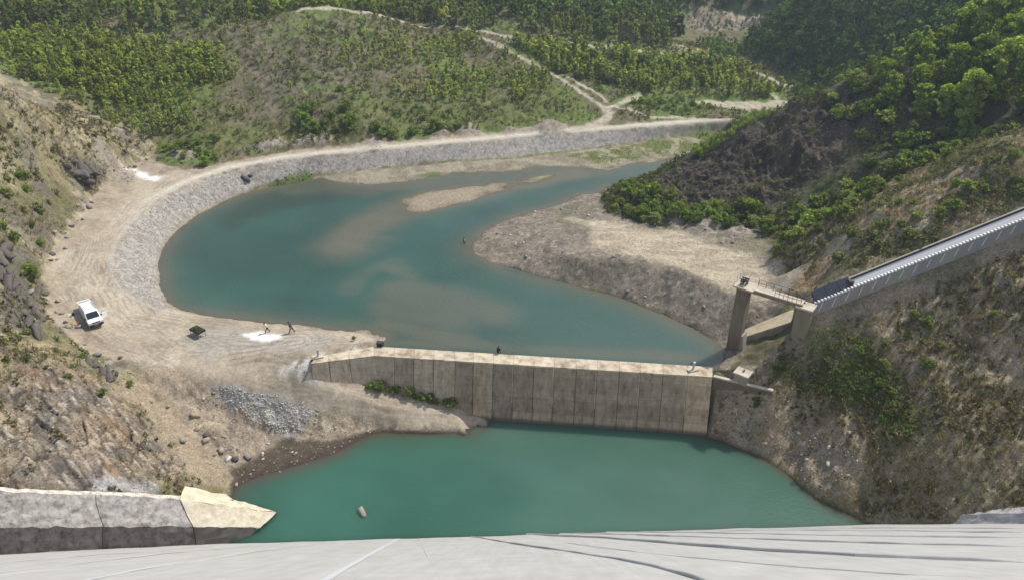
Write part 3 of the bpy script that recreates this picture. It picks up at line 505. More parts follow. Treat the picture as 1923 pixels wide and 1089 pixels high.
# ------------------------------------------------------------------ water
def water_mat(name, rough, wsc, bump, dist):
    m, t, b = nodes(name); a = N(t, 'ShaderNodeAttribute', attribute_name='Col'); t.links.new(a.outputs[0], b.inputs['Base Color'])
    b.inputs['Subsurface Weight'].default_value = 1.0; b.inputs['Subsurface Radius'].default_value = (1.2, 2.2, 2.4); b.inputs['Subsurface Scale'].default_value = 1.0; b.subsurface_method = 'BURLEY'
    b.inputs['Roughness'].default_value = rough; b.inputs['IOR'].default_value = 1.33; b.inputs['Specular IOR Level'].default_value = .5
    g = N(t, 'ShaderNodeNewGeometry'); mp = N(t, 'ShaderNodeMapping'); mp.inputs['Scale'].default_value = (.75, 1.25, 1); mp.inputs['Rotation'].default_value = (0, 0, R(-18)); t.links.new(g.outputs['Position'], mp.inputs[0])
    n = N(t, 'ShaderNodeTexNoise', i_Scale=wsc, i_Detail=3.0, i_Roughness=.55); t.links.new(mp.outputs[0], n.inputs['Vector'])
    n2 = N(t, 'ShaderNodeTexNoise', i_Scale=.06, i_Detail=2.0); t.links.new(g.outputs['Position'], n2.inputs['Vector'])
    mr = N(t, 'ShaderNodeMapRange', i_1=.35, i_2=.65, i_3=bump * .45, i_4=bump * 1.25); t.links.new(n2.outputs[0], mr.inputs[0])
    bp = N(t, 'ShaderNodeBump', i_Distance=dist); t.links.new(mr.outputs[0], bp.inputs['Strength']); t.links.new(n.outputs[0], bp.inputs['Height']); t.links.new(bp.outputs[0], b.inputs['Normal'])
    return m
def build_water(name, z, SDm, x0, x1, y0, y1, mat, deep, shallow, k, pad, shmax=.9):
    st = .4; xs = np.arange(x0, x1, st); ys = np.arange(y0, y1, st); X, Y = np.meshgrid(xs, ys)
    ok = (samp(SDm, X, Y) > -pad)
    for a, b_, keep_pos in WCUT[name]:
        d = np.array(b_)[:2] - np.array(a)[:2]; ok &= ((X - a[0]) * d[1] - (Y - a[1]) * d[0]) * keep_pos > 0
    dep = np.maximum(0, z - ground(X, Y)); f = np.exp(-dep * k)
    n = .5 + .5 * fbm(X, Y, 14, 3, 301); n2 = .5 + .5 * fbm(X * .6 + Y * .5, Y, 4, 3, 302)
    c = np.zeros(X.shape + (3,)) + np.array(deep); c = c * (.82 + .36 * n)[..., None] * (.93 + .14 * n2)[..., None]
    if name == 'lake_water':
        c = mix(c, (.049, .095, .076), sst(-25, 25, X - .25 * (Y - 110) + 10 * (n - .5)) * .8); c = mix(c, (.022, .040, .024), sst(-2.5, 2.5, samp(SD_weed, X, Y) + 3 * (n2 - .5)) * .75)
    if name == 'pool_water': c = mix(c, (.062, .120, .090), sst(-12, 16, X + 8 * (n - .5)) * .75 * (.6 + .4 * n2)); c = mix(c, (.085, .135, .112), np.exp(-((X + 2) / 6) ** 2 - ((Y - 79) / 5) ** 2) * .6)  # sky reflection put into the colour: paler right side, pale patch by the weir
    c = mix(c, shallow, np.clip(f * (.9 + .25 * n2), 0, 1) * shmax)
    i = np.arange(X.size).reshape(X.shape); q = ok[:-1, :-1] & ok[1:, :-1] & ok[:-1, 1:] & ok[1:, 1:]
    Q = np.stack([i[:-1, :-1], i[:-1, 1:], i[1:, 1:], i[1:, :-1]], -1)[q]
    u, inv = np.unique(Q, return_inverse=True); V = np.stack([X, Y, np.full(X.shape, z)], -1).reshape(-1, 3)[u]
    tag(link(name, mesh_np(name, V, inv.reshape(-1, 4), [mat], np.clip(c, 0, 1).reshape(-1, 3)[u])), kind='structure')
SD_weed = poly_sd([pz(u, v, 0) for u, v in [(400, 405), (470, 365), (600, 338), (700, 352), (770, 345), (770, 358), (690, 368), (600, 380), (500, 402), (430, 430)]])
WM0, WM1 = (-18.7, 85.2), (25.8, 80.5)
WCUT = {'lake_water': [((-60, 89.4), WM0, 0), (WM0, WM1, -1)], 'pool_water': [(WM0, WM1, 1)]}
WCUT['lake_water'] = [(WM0, WM1, -1)]
build_water('lake_water', .0, SD_lake, -75, 80, 78, 182, water_mat('lake_surface', .09, 2.0, .75, .18), (.027, .073, .053), (.135, .115, .075), 1.1, 1.6, .88)
build_water('pool_water', ZL, SD_pool, -42, 46, 50, 84, water_mat('pool_surface', .07, 2.4, .3, .12), (.031, .094, .064), (.080, .062, .043), 1.3, 1.6)
# ------------------------------------------------------------------ building-block meshes
class MB:
    def __init__(s): s.v = []; s.f = []; s.c = []; s.cc = (1, 1, 1)
    def add(s, vs, fs, M=None):
        k = len(s.v)
        for p in vs: s.v.append(tuple(M @ Vector(p)) if M is not None else tuple(p)); s.c.append(s.cc)
        for f in fs: s.f.append(tuple(k + i for i in f))
        return s
    def box(s, c, d, rz=0, M=None, taper=1.0):
        x, y, z = d[0] / 2, d[1] / 2, d[2] / 2; t = taper
        vs = [(-x, -y, -z), (x, -y, -z), (x, y, -z), (-x, y, -z), (-x * t, -y * t, z), (x * t, -y * t, z), (x * t, y * t, z), (-x * t, y * t, z)]
        T = Matrix.Translation(c) @ Matrix.Rotation(rz, 4, 'Z')
        return s.add(vs, [(3, 2, 1, 0), (4, 5, 6, 7), (0, 1, 5, 4), (1, 2, 6, 5), (2, 3, 7, 6), (3, 0, 4, 7)], (M @ T) if M is not None else T)
    def hexa(s, b, t):                      # bottom quad, top quad
        return s.add(list(b) + list(t), [(3, 2, 1, 0), (4, 5, 6, 7), (0, 1, 5, 4), (1, 2, 6, 5), (2, 3, 7, 6), (3, 0, 4, 7)])
    def bar(s, a, b, r, n=6, r2=None):
        a = Vector(a); b = Vector(b); d = (b - a); q = d.to_track_quat('Z', 'Y').to_matrix(); r2 = r if r2 is None else r2
        vs = [a + q @ Vector((r * math.cos(2 * math.pi * i / n), r * math.sin(2 * math.pi * i / n), 0)) for i in range(n)] + \
             [b + q @ Vector((r2 * math.cos(2 * math.pi * i / n), r2 * math.sin(2 * math.pi * i / n), 0)) for i in range(n)]
        return s.add(vs, [(i, (i + 1) % n, n + (i + 1) % n, n + i) for i in range(n)] + [tuple(range(n))[::-1], tuple(range(n, 2 * n))])
    def beam(s, a, b, w, h):                # rectangular beam, h vertical-ish
        a = Vector(a); b = Vector(b); d = (b - a).normalized(); sx = d.cross(Vector((0, 0, 1)));
        if sx.length < 1e-3: sx = Vector((1, 0, 0))
        sx = sx.normalized() * w / 2; up = sx.cross(d).normalized() * h / 2
        return s.hexa([a - sx - up, a + sx - up, b + sx - up, b - sx - up], [a - sx + up, a + sx + up, b + sx + up, b - sx + up])
    def prism(s, poly, z0, z1):
        n = len(poly); return s.add([(p[0], p[1], z0) for p in poly] + [(p[0], p[1], z1) for p in poly],
                                    [tuple(range(n))[::-1], tuple(range(n, 2 * n))] + [(i, (i + 1) % n, n + (i + 1) % n, n + i) for i in range(n)])
    def extr(s, prof, x0, x1, M=None):      # profile in (y,z) swept along x
        n = len(prof); vs = [(x0, p[0], p[1]) for p in prof] + [(x1, p[0], p[1]) for p in prof]
        return s.add(vs, [tuple(range(n)), tuple(range(n, 2 * n))[::-1]] + [(i, n + i, n + (i + 1) % n, (i + 1) % n) for i in range(n)], M)
    def build(s, name, mat, parent=None, loc=(0, 0, 0), rz=0, smooth=False):
        me = bpy.data.meshes.new(name); me.from_pydata(s.v, [], s.f); me.materials.append(mat)
        at = me.color_attributes.new('Col', 'FLOAT_COLOR', 'POINT')
        at.data.foreach_set('color', np.array([(c[0], c[1], c[2], 1) for c in s.c], np.float32).ravel())
        if smooth: me.polygons.foreach_set('use_smooth', [True] * len(me.polygons))
        me.update(); import bmesh
        bm = bmesh.new(); bm.from_mesh(me); bmesh.ops.recalc_face_normals(bm, faces=bm.faces); bm.to_mesh(me); bm.free()
        return link(name, me, parent, loc, rz)
# ------------------------------------------------------------------ materials
def plain(name, col, rough=.7, metal=0.0, var=.12, sc=6.0, spec=.3, bump=0.0, coat=0.0):
    m, t, b = nodes(name); tc = N(t, 'ShaderNodeTexCoord'); n = N(t, 'ShaderNodeTexNoise', i_Scale=sc, i_Detail=5.0, i_Roughness=.65); t.links.new(tc.outputs['Object'], n.inputs['Vector'])
    mr = N(t, 'ShaderNodeMapRange', i_1=.3, i_2=.7, i_3=1 - var, i_4=1 + var); t.links.new(n.outputs[0], mr.inputs[0])
    mx = N(t, 'ShaderNodeMix', data_type='RGBA', blend_type='MULTIPLY'); mx.inputs[0].default_value = 1; mx.inputs[6].default_value = (*col, 1)
    t.links.new(mr.outputs[0], mx.inputs[7]); t.links.new(mx.outputs[2], b.inputs['Base Color'])
    b.inputs['Roughness'].default_value = rough; b.inputs['Metallic'].default_value = metal; b.inputs['Specular IOR Level'].default_value = spec; b.inputs['Coat Weight'].default_value = coat
    if bump:
        bp = N(t, 'ShaderNodeBump', i_Strength=bump, i_Distance=.05); t.links.new(n.outputs[0], bp.inputs['Height']); t.links.new(bp.outputs[0], b.inputs['Normal'])
    return m
def concrete(name, col, stain=(.5, .45, .38), vs=.25, amt=.55, sc=1.3):
    """weathered concrete: blotches, vertical run marks, fine grain; tinted by the Col attribute"""
    m, t, b = nodes(name); a = N(t, 'ShaderNodeAttribute', attribute_name='Col'); g = N(t, 'ShaderNodeNewGeometry')
    mp = N(t, 'ShaderNodeMapping'); mp.inputs['Scale'].default_value = (1, 1, vs); t.links.new(g.outputs['Position'], mp.inputs[0])
    n = N(t, 'ShaderNodeTexNoise', i_Scale=sc, i_Detail=7.0, i_Roughness=.68); t.links.new(mp.outputs[0], n.inputs['Vector'])
    r = N(t, 'ShaderNodeMapRange', i_1=.42, i_2=.68, i_3=0.0, i_4=amt); t.links.new(n.outputs[0], r.inputs[0])
    m1 = N(t, 'ShaderNodeMix', data_type='RGBA', blend_type='MULTIPLY'); m1.inputs[0].default_value = 1; m1.inputs[6].default_value = (*col, 1); t.links.new(a.outputs[0], m1.inputs[7])
    m2 = N(t, 'ShaderNodeMix', data_type='RGBA', blend_type='MULTIPLY'); t.links.new(r.outputs[0], m2.inputs[0]); t.links.new(m1.outputs[2], m2.inputs[6]); m2.inputs[7].default_value = (*stain, 1)
    n2 = N(t, 'ShaderNodeTexNoise', i_Scale=9.0, i_Detail=4.0, i_Roughness=.7); t.links.new(g.outputs['Position'], n2.inputs['Vector'])
    r2 = N(t, 'ShaderNodeMapRange', i_1=.3, i_2=.7, i_3=.85, i_4=1.15); t.links.new(n2.outputs[0], r2.inputs[0])
    m3 = N(t, 'ShaderNodeMix', data_type='RGBA', blend_type='MULTIPLY'); m3.inputs[0].default_value = 1; t.links.new(m2.outputs[2], m3.inputs[6]); t.links.new(r2.outputs[0], m3.inputs[7])
    t.links.new(m3.outputs[2], b.inputs['Base Color']); b.inputs['Roughness'].default_value = .92; b.inputs['Specular IOR Level'].default_value = .2
    bp = N(t, 'ShaderNodeBump', i_Strength=.5, i_Distance=.05); t.links.new(n.outputs[0], bp.inputs['Height']); t.links.new(bp.outputs[0], b.inputs['Normal'])
    return m
M_CONC = concrete('weathered_concrete', (.33, .29, .235)); M_CONCL = concrete('pale_concrete', (.52, .46, .36), (.6, .55, .48), 1, .5)
M_STEEL = plain('dark_steel', (.05, .05, .055), .55, .3); M_GALV = plain('galvanised_steel', (.42, .42, .41), .5, .5); M_WHITE = plain('white_paint', (.78, .78, .76), .35, 0, .03, coat=.3)
M_RUST = plain('rusty_steel', (.16, .10, .07), .85); M_BLACK = plain('black_plastic', (.02, .02, .022), .6); M_GLASS = plain('tinted_glass', (.015, .018, .022), .08, 0, .02, spec=.7)
M_YEL = plain('yellow_paint', (.62, .42, .04), .5); M_RUB = plain('tyre_rubber', (.022, .022, .022), .85); M_WOOD = plain('bleached_wood', (.5, .42, .31), .85)
def weir_mat():
    # old shuttered concrete: rain runs, horizontal lifts, pale lime and a dark tide band
    m = concrete('stained_weir_concrete', (.39, .325, .245), (.48, .43, .37), .22, .85, 1.5); t = m.node_tree; b = t.nodes['Principled BSDF']; src = b.inputs['Base Color'].links[0].from_socket; g = N(t, 'ShaderNodeNewGeometry')
    def lay(scale, sc, lo, hi, col, amt, prev):
        mp = N(t, 'ShaderNodeMapping'); mp.inputs['Scale'].default_value = scale; t.links.new(g.outputs['Position'], mp.inputs[0]); n = N(t, 'ShaderNodeTexNoise', i_Scale=sc, i_Detail=6.0, i_Roughness=.7); t.links.new(mp.outputs[0], n.inputs['Vector'])
        r = N(t, 'ShaderNodeMapRange', i_1=lo, i_2=hi, i_3=0.0, i_4=amt); t.links.new(n.outputs[0], r.inputs[0]); x = N(t, 'ShaderNodeMix', data_type='RGBA', blend_type='MIX'); t.links.new(r.outputs[0], x.inputs[0]); t.links.new(prev, x.inputs[6]); x.inputs[7].default_value = (*col, 1); return x.outputs[2]
    o = lay((.25, .25, 3.0), 1.6, .5, .7, (.12, .10, .08), .42, src); o = lay((2.2, 2.2, .12), 1.4, .56, .74, (.48, .43, .35), .6, o); o = lay((1.6, 1.6, .10), 1.9, .55, .72, (.12, .10, .08), .35, o); o = lay((.5, .5, .5), .7, .5, .75, (.46, .40, .31), .5, o)
    sx = N(t, 'ShaderNodeSeparateXYZ'); t.links.new(g.outputs['Position'], sx.inputs[0]); r = N(t, 'ShaderNodeMapRange', i_1=-6.25, i_2=-6.75, i_3=0.0, i_4=.75); t.links.new(sx.outputs[2], r.inputs[0]); x = N(t, 'ShaderNodeMix', data_type='RGBA', blend_type='MIX'); t.links.new(r.outputs[0], x.inputs[0]); t.links.new(o, x.inputs[6]); x.inputs[7].default_value = (.07, .062, .05, 1)
    t.links.new(x.outputs[2], b.inputs['Base Color']); return m
def membrane_mat():
    m, t, b = nodes('white_membrane'); g = N(t, 'ShaderNodeTexCoord'); mp = N(t, 'ShaderNodeMapping'); mp.inputs['Scale'].default_value = (.55, .05, .05); t.links.new(g.outputs['Object'], mp.inputs[0])
    n = N(t, 'ShaderNodeTexNoise', i_Scale=3.0, i_Detail=6.0, i_Roughness=.6); t.links.new(mp.outputs[0], n.inputs['Vector'])
    n2 = N(t, 'ShaderNodeTexNoise', i_Scale=.5, i_Detail=5.0, i_Roughness=.6); t.links.new(g.outputs['Object'], n2.inputs['Vector'])
    c = N(t, 'ShaderNodeValToRGB'); c.color_ramp.elements[0].position = .3; c.color_ramp.elements[1].position = .7
    c.color_ramp.elements[0].color = (.395, .38, .345, 1); c.color_ramp.elements[1].color = (.465, .45, .415, 1); t.links.new(n.outputs[0], c.inputs[0])
    r2 = N(t, 'ShaderNodeMapRange', i_1=.3, i_2=.7, i_3=.9, i_4=1.05); t.links.new(n2.outputs[0], r2.inputs[0])
    mx = N(t, 'ShaderNodeMix', data_type='RGBA', blend_type='MULTIPLY'); mx.inputs[0].default_value = 1; t.links.new(c.outputs[0], mx.inputs[6]); t.links.new(r2.outputs[0], mx.inputs[7])
    t.links.new(mx.outputs[2], b.inputs['Base Color']); b.inputs['Roughness'].default_value = .7; b.inputs['Specular IOR Level'].default_value = .25
    bp = N(t, 'ShaderNodeBump', i_Strength=.25, i_Distance=.06); t.links.new(n.outputs[0], bp.inputs['Height']); t.links.new(bp.outputs[0], b.inputs['Normal']); return m
# ------------------------------------------------------------------ dam under its white sheet
W1, W2 = np.array(pz(440, 1020, ZL)), np.array(pz(1620, 985, ZL)); PC = np.array((0, 0, CAMZ - 4.0))
pn = np.cross(W2 - W1, PC - W1); pn /= np.linalg.norm(pn); pn = pn if pn[2] > 0 else -pn
ec = (W2 - W1) / np.linalg.norm(W2 - W1); ed = np.cross(pn, ec); ed = ed if ed[2] < 0 else -ed      # along the waterline, down the slope
def on_dam(u, v):
    d = ray(u, v); o = np.array((0, 0, CAMZ)); t = ((PC - o) @ pn) / (d @ pn); t = t if 0 < t < 140 else 140; return o + d * t
def dam_z(u, z):                                     # point of the dam plane at height z on the photo column u
    lo, hi = 900., 1089.
    for _ in range(40):
        m = (lo + hi) / 2; p = on_dam(u, m)
        if p[2] > z: hi = m
        else: lo = m
    return p
dam = thing('dam', 'tall dam face under a whitish membrane sheet with folded seams, sloping into the pool', 'dam', tuple(PC))
def dl(p): return np.array(p) - PC
sheet = MB(); na, nd = 110, 90; LEN = 95.0
for j in range(nd + 1):
    for i in range(na + 1):
        a = -75 + 155 * i / na; d = -.5 + LEN * j / nd; wv = .05 * float(fbm(np.array(a), np.array(d * .25), 3, 3, 401))
        sheet.v.append(tuple(ec * a + ed * d + pn * wv)); sheet.c.append((1, 1, 1))
for j in range(nd):
    for i in range(na):
        k = j * (na + 1) + i; sheet.f.append((k, k + 1, k + na + 2, k + na + 1))
M_MEM = membrane_mat(); sheet.build('membrane_sheet', M_MEM, dam, smooth=True)
crest = MB(); crest.hexa([tuple(ec * -75 + np.array((0, -9, -4))), tuple(ec * 80 + np.array((0, -9, -4))), tuple(ec * 80 + ed * 2 - pn * .5), tuple(ec * -75 + ed * 2 - pn * .5)],
                         [tuple(ec * -75 + np.array((0, -9, .4))), tuple(ec * 80 + np.array((0, -9, .4))), tuple(ec * 80 + np.array((0, -.6, .4))), tuple(ec * -75 + np.array((0, -.6, .4)))])
crest.build('crest_slab', M_CONCL, dam)
def fold(px, h, w_):
    pts = [on_dam(u, v) - PC for u, v in px]; m = MB(); P = []
    for a, b in zip(pts[:-1], pts[1:]):
        n = max(2, int(np.linalg.norm(b - a) / .8)); P += [a + (b - a) * i / n for i in range(n)]
    P.append(pts[-1]); P = np.array(P)
    for k, p in enumerate(P):
        t = P[min(k + 1, len(P) - 1)] - P[max(k - 1, 0)]; t /= np.linalg.norm(t); sx = np.cross(pn, t); e = min(1, k / 4, (len(P) - 1 - k) / 4 + (.4 if True else 0))
        hh = h * (.75 + .5 * float(vnoise(np.array(k * .35), np.array(h * 50), 5))) * max(e, .12); ww = w_ * (.8 + .4 * float(vnoise(np.array(k * .27), np.array(h * 90), 6))); p = p + sx * .25 * w_ * float(fbm(np.array(k * .6), np.array(w_ * 9), 4, 2, 8))
        for o, z in ((-1, -.02), (-.55, .75), (-.1, 1), (.4, .55), (1, -.02)): m.v.append(tuple(p + sx * o * ww + pn * z * hh)); m.c.append((1, 1, 1))
        if k:
            for q in range(4): i = len(m.v) - 10 + q; m.f.append((i, i + 1, i + 6, i + 5))
    m.build('fold', M_MEM, dam, smooth=False)
for px, h, w_ in [([(880, 1006), (960, 1020), (1060, 1034), (1160, 1050), (1225, 1063), (1335, 1091)], .12, .11), ([(900, 1002), (1010, 1004), (1125, 1009), (1330, 1025), (1610, 1045), (1930, 1057)], .17, .16),
                  ([(1000, 1001), (1200, 1004), (1400, 1012), (1700, 1022), (1930, 1027)], .14, .15), ([(1100, 999), (1320, 1000), (1560, 1006), (1930, 1010)], .13, .15), ([(1250, 996.5), (1500, 996), (1930, 999.5)], .12, .15), ([(1350, 993.4), (1600, 991.3), (1930, 992.5)], .11, .15),
                  ([(1060, 1018), (1230, 1040), (1500, 1064), (1700, 1078), (1930, 1088)], .03, .05), ([(785, 1008), (800, 1040), (830, 1093)], .03, .04)]:
    fold(px, h, w_)
M_STRIPE = plain('pale_stripe', (.50, .50, .49), .7, 0, .06, 1.5)  # flat stripes, paler than the sheet, laid along its left side
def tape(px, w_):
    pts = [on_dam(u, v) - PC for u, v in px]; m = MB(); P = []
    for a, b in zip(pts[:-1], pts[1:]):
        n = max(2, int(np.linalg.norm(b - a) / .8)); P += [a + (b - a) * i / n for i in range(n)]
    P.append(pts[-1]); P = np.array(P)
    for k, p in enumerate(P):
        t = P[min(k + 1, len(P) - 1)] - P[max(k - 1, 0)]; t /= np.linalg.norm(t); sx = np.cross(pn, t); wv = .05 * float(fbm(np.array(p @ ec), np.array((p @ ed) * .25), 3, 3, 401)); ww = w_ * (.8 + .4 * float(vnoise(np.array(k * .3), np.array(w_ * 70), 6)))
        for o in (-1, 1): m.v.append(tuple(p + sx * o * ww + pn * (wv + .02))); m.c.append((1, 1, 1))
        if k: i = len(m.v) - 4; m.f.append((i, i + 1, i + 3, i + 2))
    m.build('sheet_stripe', M_STRIPE, dam)
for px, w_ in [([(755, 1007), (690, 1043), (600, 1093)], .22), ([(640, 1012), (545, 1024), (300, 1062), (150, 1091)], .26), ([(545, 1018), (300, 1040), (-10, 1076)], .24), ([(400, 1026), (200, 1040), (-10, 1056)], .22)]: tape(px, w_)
# ------------------------------------------------------------------ plinths where the dam meets the valley sides
M_PL = concrete('rough_grey_concrete', (.36, .34, .315), (.35, .33, .31), .7, .95, 1.6); M_PY = concrete('fresh_pale_concrete', (.54, .49, .38), (.55, .5, .42), .3, .7, 1.3)
pl = thing('concrete_plinth', 'low grey concrete plinth with a pale yellowish end block running into the pool', 'plinth')
def rough_quad(m, a, b, c, d, nu, nv, amp, seed):
    a, b, c, d = map(np.array, (a, b, c, d)); n = np.cross(b - a, d - a); n = n / np.linalg.norm(n); k = len(m.v)
    for j in range(nv + 1):
        for i in range(nu + 1):
            s, t = i / nu, j / nv; p = (a * (1 - s) + b * s) * (1 - t) + (d * (1 - s) + c * s) * t
            q_ = [float(fbm(np.array(p[0] * 1.1 + p[1] * .3 + 9 * w_), np.array(p[2] * 1.7 + p[1] * .8 - 5 * w_), 1.1, 4, 430 + w_)) for w_ in range(3)]; p = p + np.array(q_) * (.05 + amp) * (.55, .9, 1.0); m.v.append(tuple(p)); m.c.append(m.cc)
    for j in range(nv):
        for i in range(nu): q = k + j * (nu + 1) + i; m.f.append((q, q + 1, q + nu + 2, q + nu + 1))
def up(p, dy, u, v):  # the point seen at (u,v) a little further than p
    return np.array(py(u, v, p[1] + dy))
B0, B1, B2, B3 = dam_z(-140, 4.5), dam_z(0, 1.0), dam_z(194, -3.5), dam_z(370, -6.3)
Bz = [B0, B1, B2, B3]; off = np.array((0, -.4, -.6))
Mm = [up(B0, .3, -140, 994), up(B1, .3, 0, 990), up(B2, .3, 193, 988), up(B3, .3, 363, 989)]; Tt = [up(B0, 2.6, -140, 920), up(B1, 2.5, 0, 922), up(B2, 2.4, 178, 929), up(B3, 2.6, 337, 936)]
for k in range(3):
    m = MB(); g = np.array((.04, 0, 0)) if k else np.zeros(3)
    m.cc = (.55, .55, .56); rough_quad(m, Bz[k] + off + g, Bz[k + 1] + off - g, Mm[k + 1] - g, Mm[k] + g, 14, 5, .05, 411)  # lower face darker: its shade is put into the tint
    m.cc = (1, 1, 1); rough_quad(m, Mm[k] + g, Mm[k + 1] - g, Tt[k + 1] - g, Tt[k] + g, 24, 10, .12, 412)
    m.cc = (1.7, 1.62, 1.48); bk = np.array((-.1, .75, -.25)); rough_quad(m, Tt[k] + g, Tt[k + 1] - g, Tt[k + 1] + bk, Tt[k] + bk, 14, 4, .1, 413)  # top strip lighter: the sunlit edge is put into the tint
    s_ = [Bz[k + 1] + off - g, Mm[k + 1] - g, Tt[k + 1] - g, Tt[k + 1] + bk, Tt[k + 1] + bk + np.array((0, 0, -3))]; m.add([tuple(p) for p in s_], [(0, 1, 2, 3, 4)])
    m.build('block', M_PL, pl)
P4, P3, P2, P7 = np.array(py(490, 989, 60.6)), np.array(pz(519, 963, -6.6)), np.array(py(442, 946, 62.6)), np.array(dam_z(452, -7.6)) + np.array((0, -.2, 0))
m = MB(); m.cc = (.3, .3, .34); rough_quad(m, B3 + off, P7, P4, Mm[3] + np.array((.05, 0, 0)), 8, 4, .05, 415)  # end block's lower face: shade put into its dark tint
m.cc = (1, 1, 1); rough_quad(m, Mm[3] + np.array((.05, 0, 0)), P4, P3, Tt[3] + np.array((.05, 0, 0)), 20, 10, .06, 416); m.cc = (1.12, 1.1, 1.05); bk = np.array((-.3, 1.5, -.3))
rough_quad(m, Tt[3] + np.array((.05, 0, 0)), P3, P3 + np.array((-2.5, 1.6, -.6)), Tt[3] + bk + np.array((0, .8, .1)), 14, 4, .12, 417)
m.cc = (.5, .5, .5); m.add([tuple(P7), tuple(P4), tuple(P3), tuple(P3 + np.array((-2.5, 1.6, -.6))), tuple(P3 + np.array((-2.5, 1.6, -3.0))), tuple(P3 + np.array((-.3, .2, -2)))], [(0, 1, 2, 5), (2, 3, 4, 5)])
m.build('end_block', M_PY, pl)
lg = [np.array(py(262, 928, 61.8)), np.array(py(345, 933, 62.9)), np.array(py(438, 938, 63.4)), np.array(py(424, 927, 64.6)), np.array(py(330, 921, 64.0))]; m = MB(); m.add([tuple(p + (0, 0, .05)) for p in lg] + [tuple(p - (0, 0, 1.6)) for p in lg], [(0, 1, 2, 3, 4), (0, 5, 6, 1), (1, 6, 7, 2), (2, 7, 8, 3), (3, 8, 9, 4), (4, 9, 5, 0)])
m.build('ledge', M_CONCL, pl)
pr = thing('concrete_plinth', 'narrow whitish concrete plinth strip between the white sheet and the dark right hillside', 'plinth')
st_ = [dam_z(1612, -8), dam_z(1690, -5.5), dam_z(1800, -2.0), dam_z(1923, 1.6), dam_z(2060, 6)]; tp = [up(st_[0], .8, 1628, 972), up(st_[1], 1.0, 1700, 970), up(st_[2], 1.0, 1800, 967), up(st_[3], 1.0, 1923, 962), up(st_[4], 1.0, 2060, 955)]
for k in range(4):
    m = MB(); m.cc = (1, .98, .98); rough_quad(m, st_[k] + off, st_[k + 1] + off, tp[k + 1], tp[k], 16, 5, .14, 420); rough_quad(m, tp[k], tp[k + 1], tp[k + 1] + np.array((.4, 1.2, -.5)), tp[k] + np.array((.4, 1.2, -.5)), 12, 3, .12, 421)
    m.build('block', concrete('chalky_concrete', (.46, .44, .42), (.5, .48, .46), .8, .75, 1.4) if k == 0 else bpy.data.materials['chalky_concrete'], pr)
# ------------------------------------------------------------------ old weir
we = thing('weir', 'old concrete weir wall with brown jointed panels and a pale crest', 'weir')
JT = [583, 617, 656, 703, 740, 778, 815, 853, 890, 927, 964, 1003, 1042, 1082, 1123, 1163, 1203, 1245, 1290, 1338]
def on_edge(E, u):                                   # crest-edge point seen on the photo column u
    best = None
    for a, b in zip(E[:-1], E[1:]):
        for t in np.linspace(0, 1, 200):
            p = lerp(a, b, t); uu = CU + F * p[0] / (p[1] * C_ + (CAMZ - p[2]) * S_)
            if best is None or abs(uu - u) < best[0]: best = (abs(uu - u), np.array(p))
    return best[1]
wtint = [(1.5, 1.5, 1.48), (1.4, 1.4, 1.38), (1.3, 1.3, 1.29), (1.18, 1.17, 1.16), (1.0, 1.0, 1.0), (1.3, 1.29, 1.27), (1.28, 1.27, 1.25), (.78, .75, .72), (1.15, 1.1, 1.02), (.76, .77, .75), (.84, .82, .8), (.9, .88, .84), (.86, .83, .79), (.82, .79, .76), (.9, .87, .83), (.88, .86, .83), (.86, .83, .79), (.93, .9, .86), (1.3, 1.22, 1.08)]
BAT = .30
jp = [on_edge(WD, u) for u in JT]; ju = [on_edge(WU, u) for u in [595] + JT[1:]]
wall = MB(); wall.cc = (.7, .68, .66)
for k in range(len(JT) - 1):
    a, b = jp[k], jp[k + 1]; n = np.array((b[1] - a[1], -(b[0] - a[0]), 0)); n /= np.linalg.norm(n); n = n if n[1] < 0 else -n; d = (b - a) / np.linalg.norm(b - a)
    zb = -9.8; hh = a[2] - zb - .25
    wall.cc = (.42, .38, .34); wall.hexa([a - n * 1.3 + (0, 0, -11), b - n * 1.3 + (0, 0, -11), b + n * (hh * BAT) + (0, 0, -hh - .25), a + n * (hh * BAT) + (0, 0, -hh - .25)][::-1], [a - n * 1.3 - (0, 0, .25), b - n * 1.3 - (0, 0, .25), b - (0, 0, .25), a - (0, 0, .25)][::-1])
    wall.cc = wtint[k]; g = d * .05; t0 = a + g - (0, 0, .22); t1 = b - g - (0, 0, .22); o = n * .07
    rows = 10
    for r in range(rows):                             # panel face, proud of the core; paler towards the water line
        f0, f1 = r / rows, (r + 1) / rows; q = lambda p, f, e: p + n * (hh * BAT * f) - np.array((0, 0, hh * f)) + o * e
        lime = (1 + .55 * max(0, f1 - .62)) * (1.18 if r % 3 == 0 and k > 9 else 1); wall.cc = tuple(c * lime for c in wtint[k])
        wall.hexa([q(t0, f1, 1), q(t1, f1, 1), q(t1, f1, -.2), q(t0, f1, -.2)], [q(t0, f0, 1), q(t1, f0, 1), q(t1, f0, -.2), q(t0, f0, -.2)])
    if k in (1, 2, 3, 6, 9, 11, 13, 15, 17):
        wall.cc = (1.6, 1.55, 1.45); s0 = b + n * .1 - d * .12; wall.hexa([s0 + n * hh * BAT * .5 - (0, 0, hh * .5), s0 + d * .10 + n * hh * BAT * .5 - (0, 0, hh * .5), s0 + d * .10 + n * (hh * BAT * .5 - .1) - (0, 0, hh * .5), s0 + n * (hh * BAT * .5 - .1) - (0, 0, hh * .5)],
                                              [s0 - (0, 0, .3), s0 + d * .10 - (0, 0, .3), s0 + d * .10 - n * .1 - (0, 0, .3), s0 - n * .1 - (0, 0, .3)])
wall.build('wall', weir_mat(), we)
cr = MB()
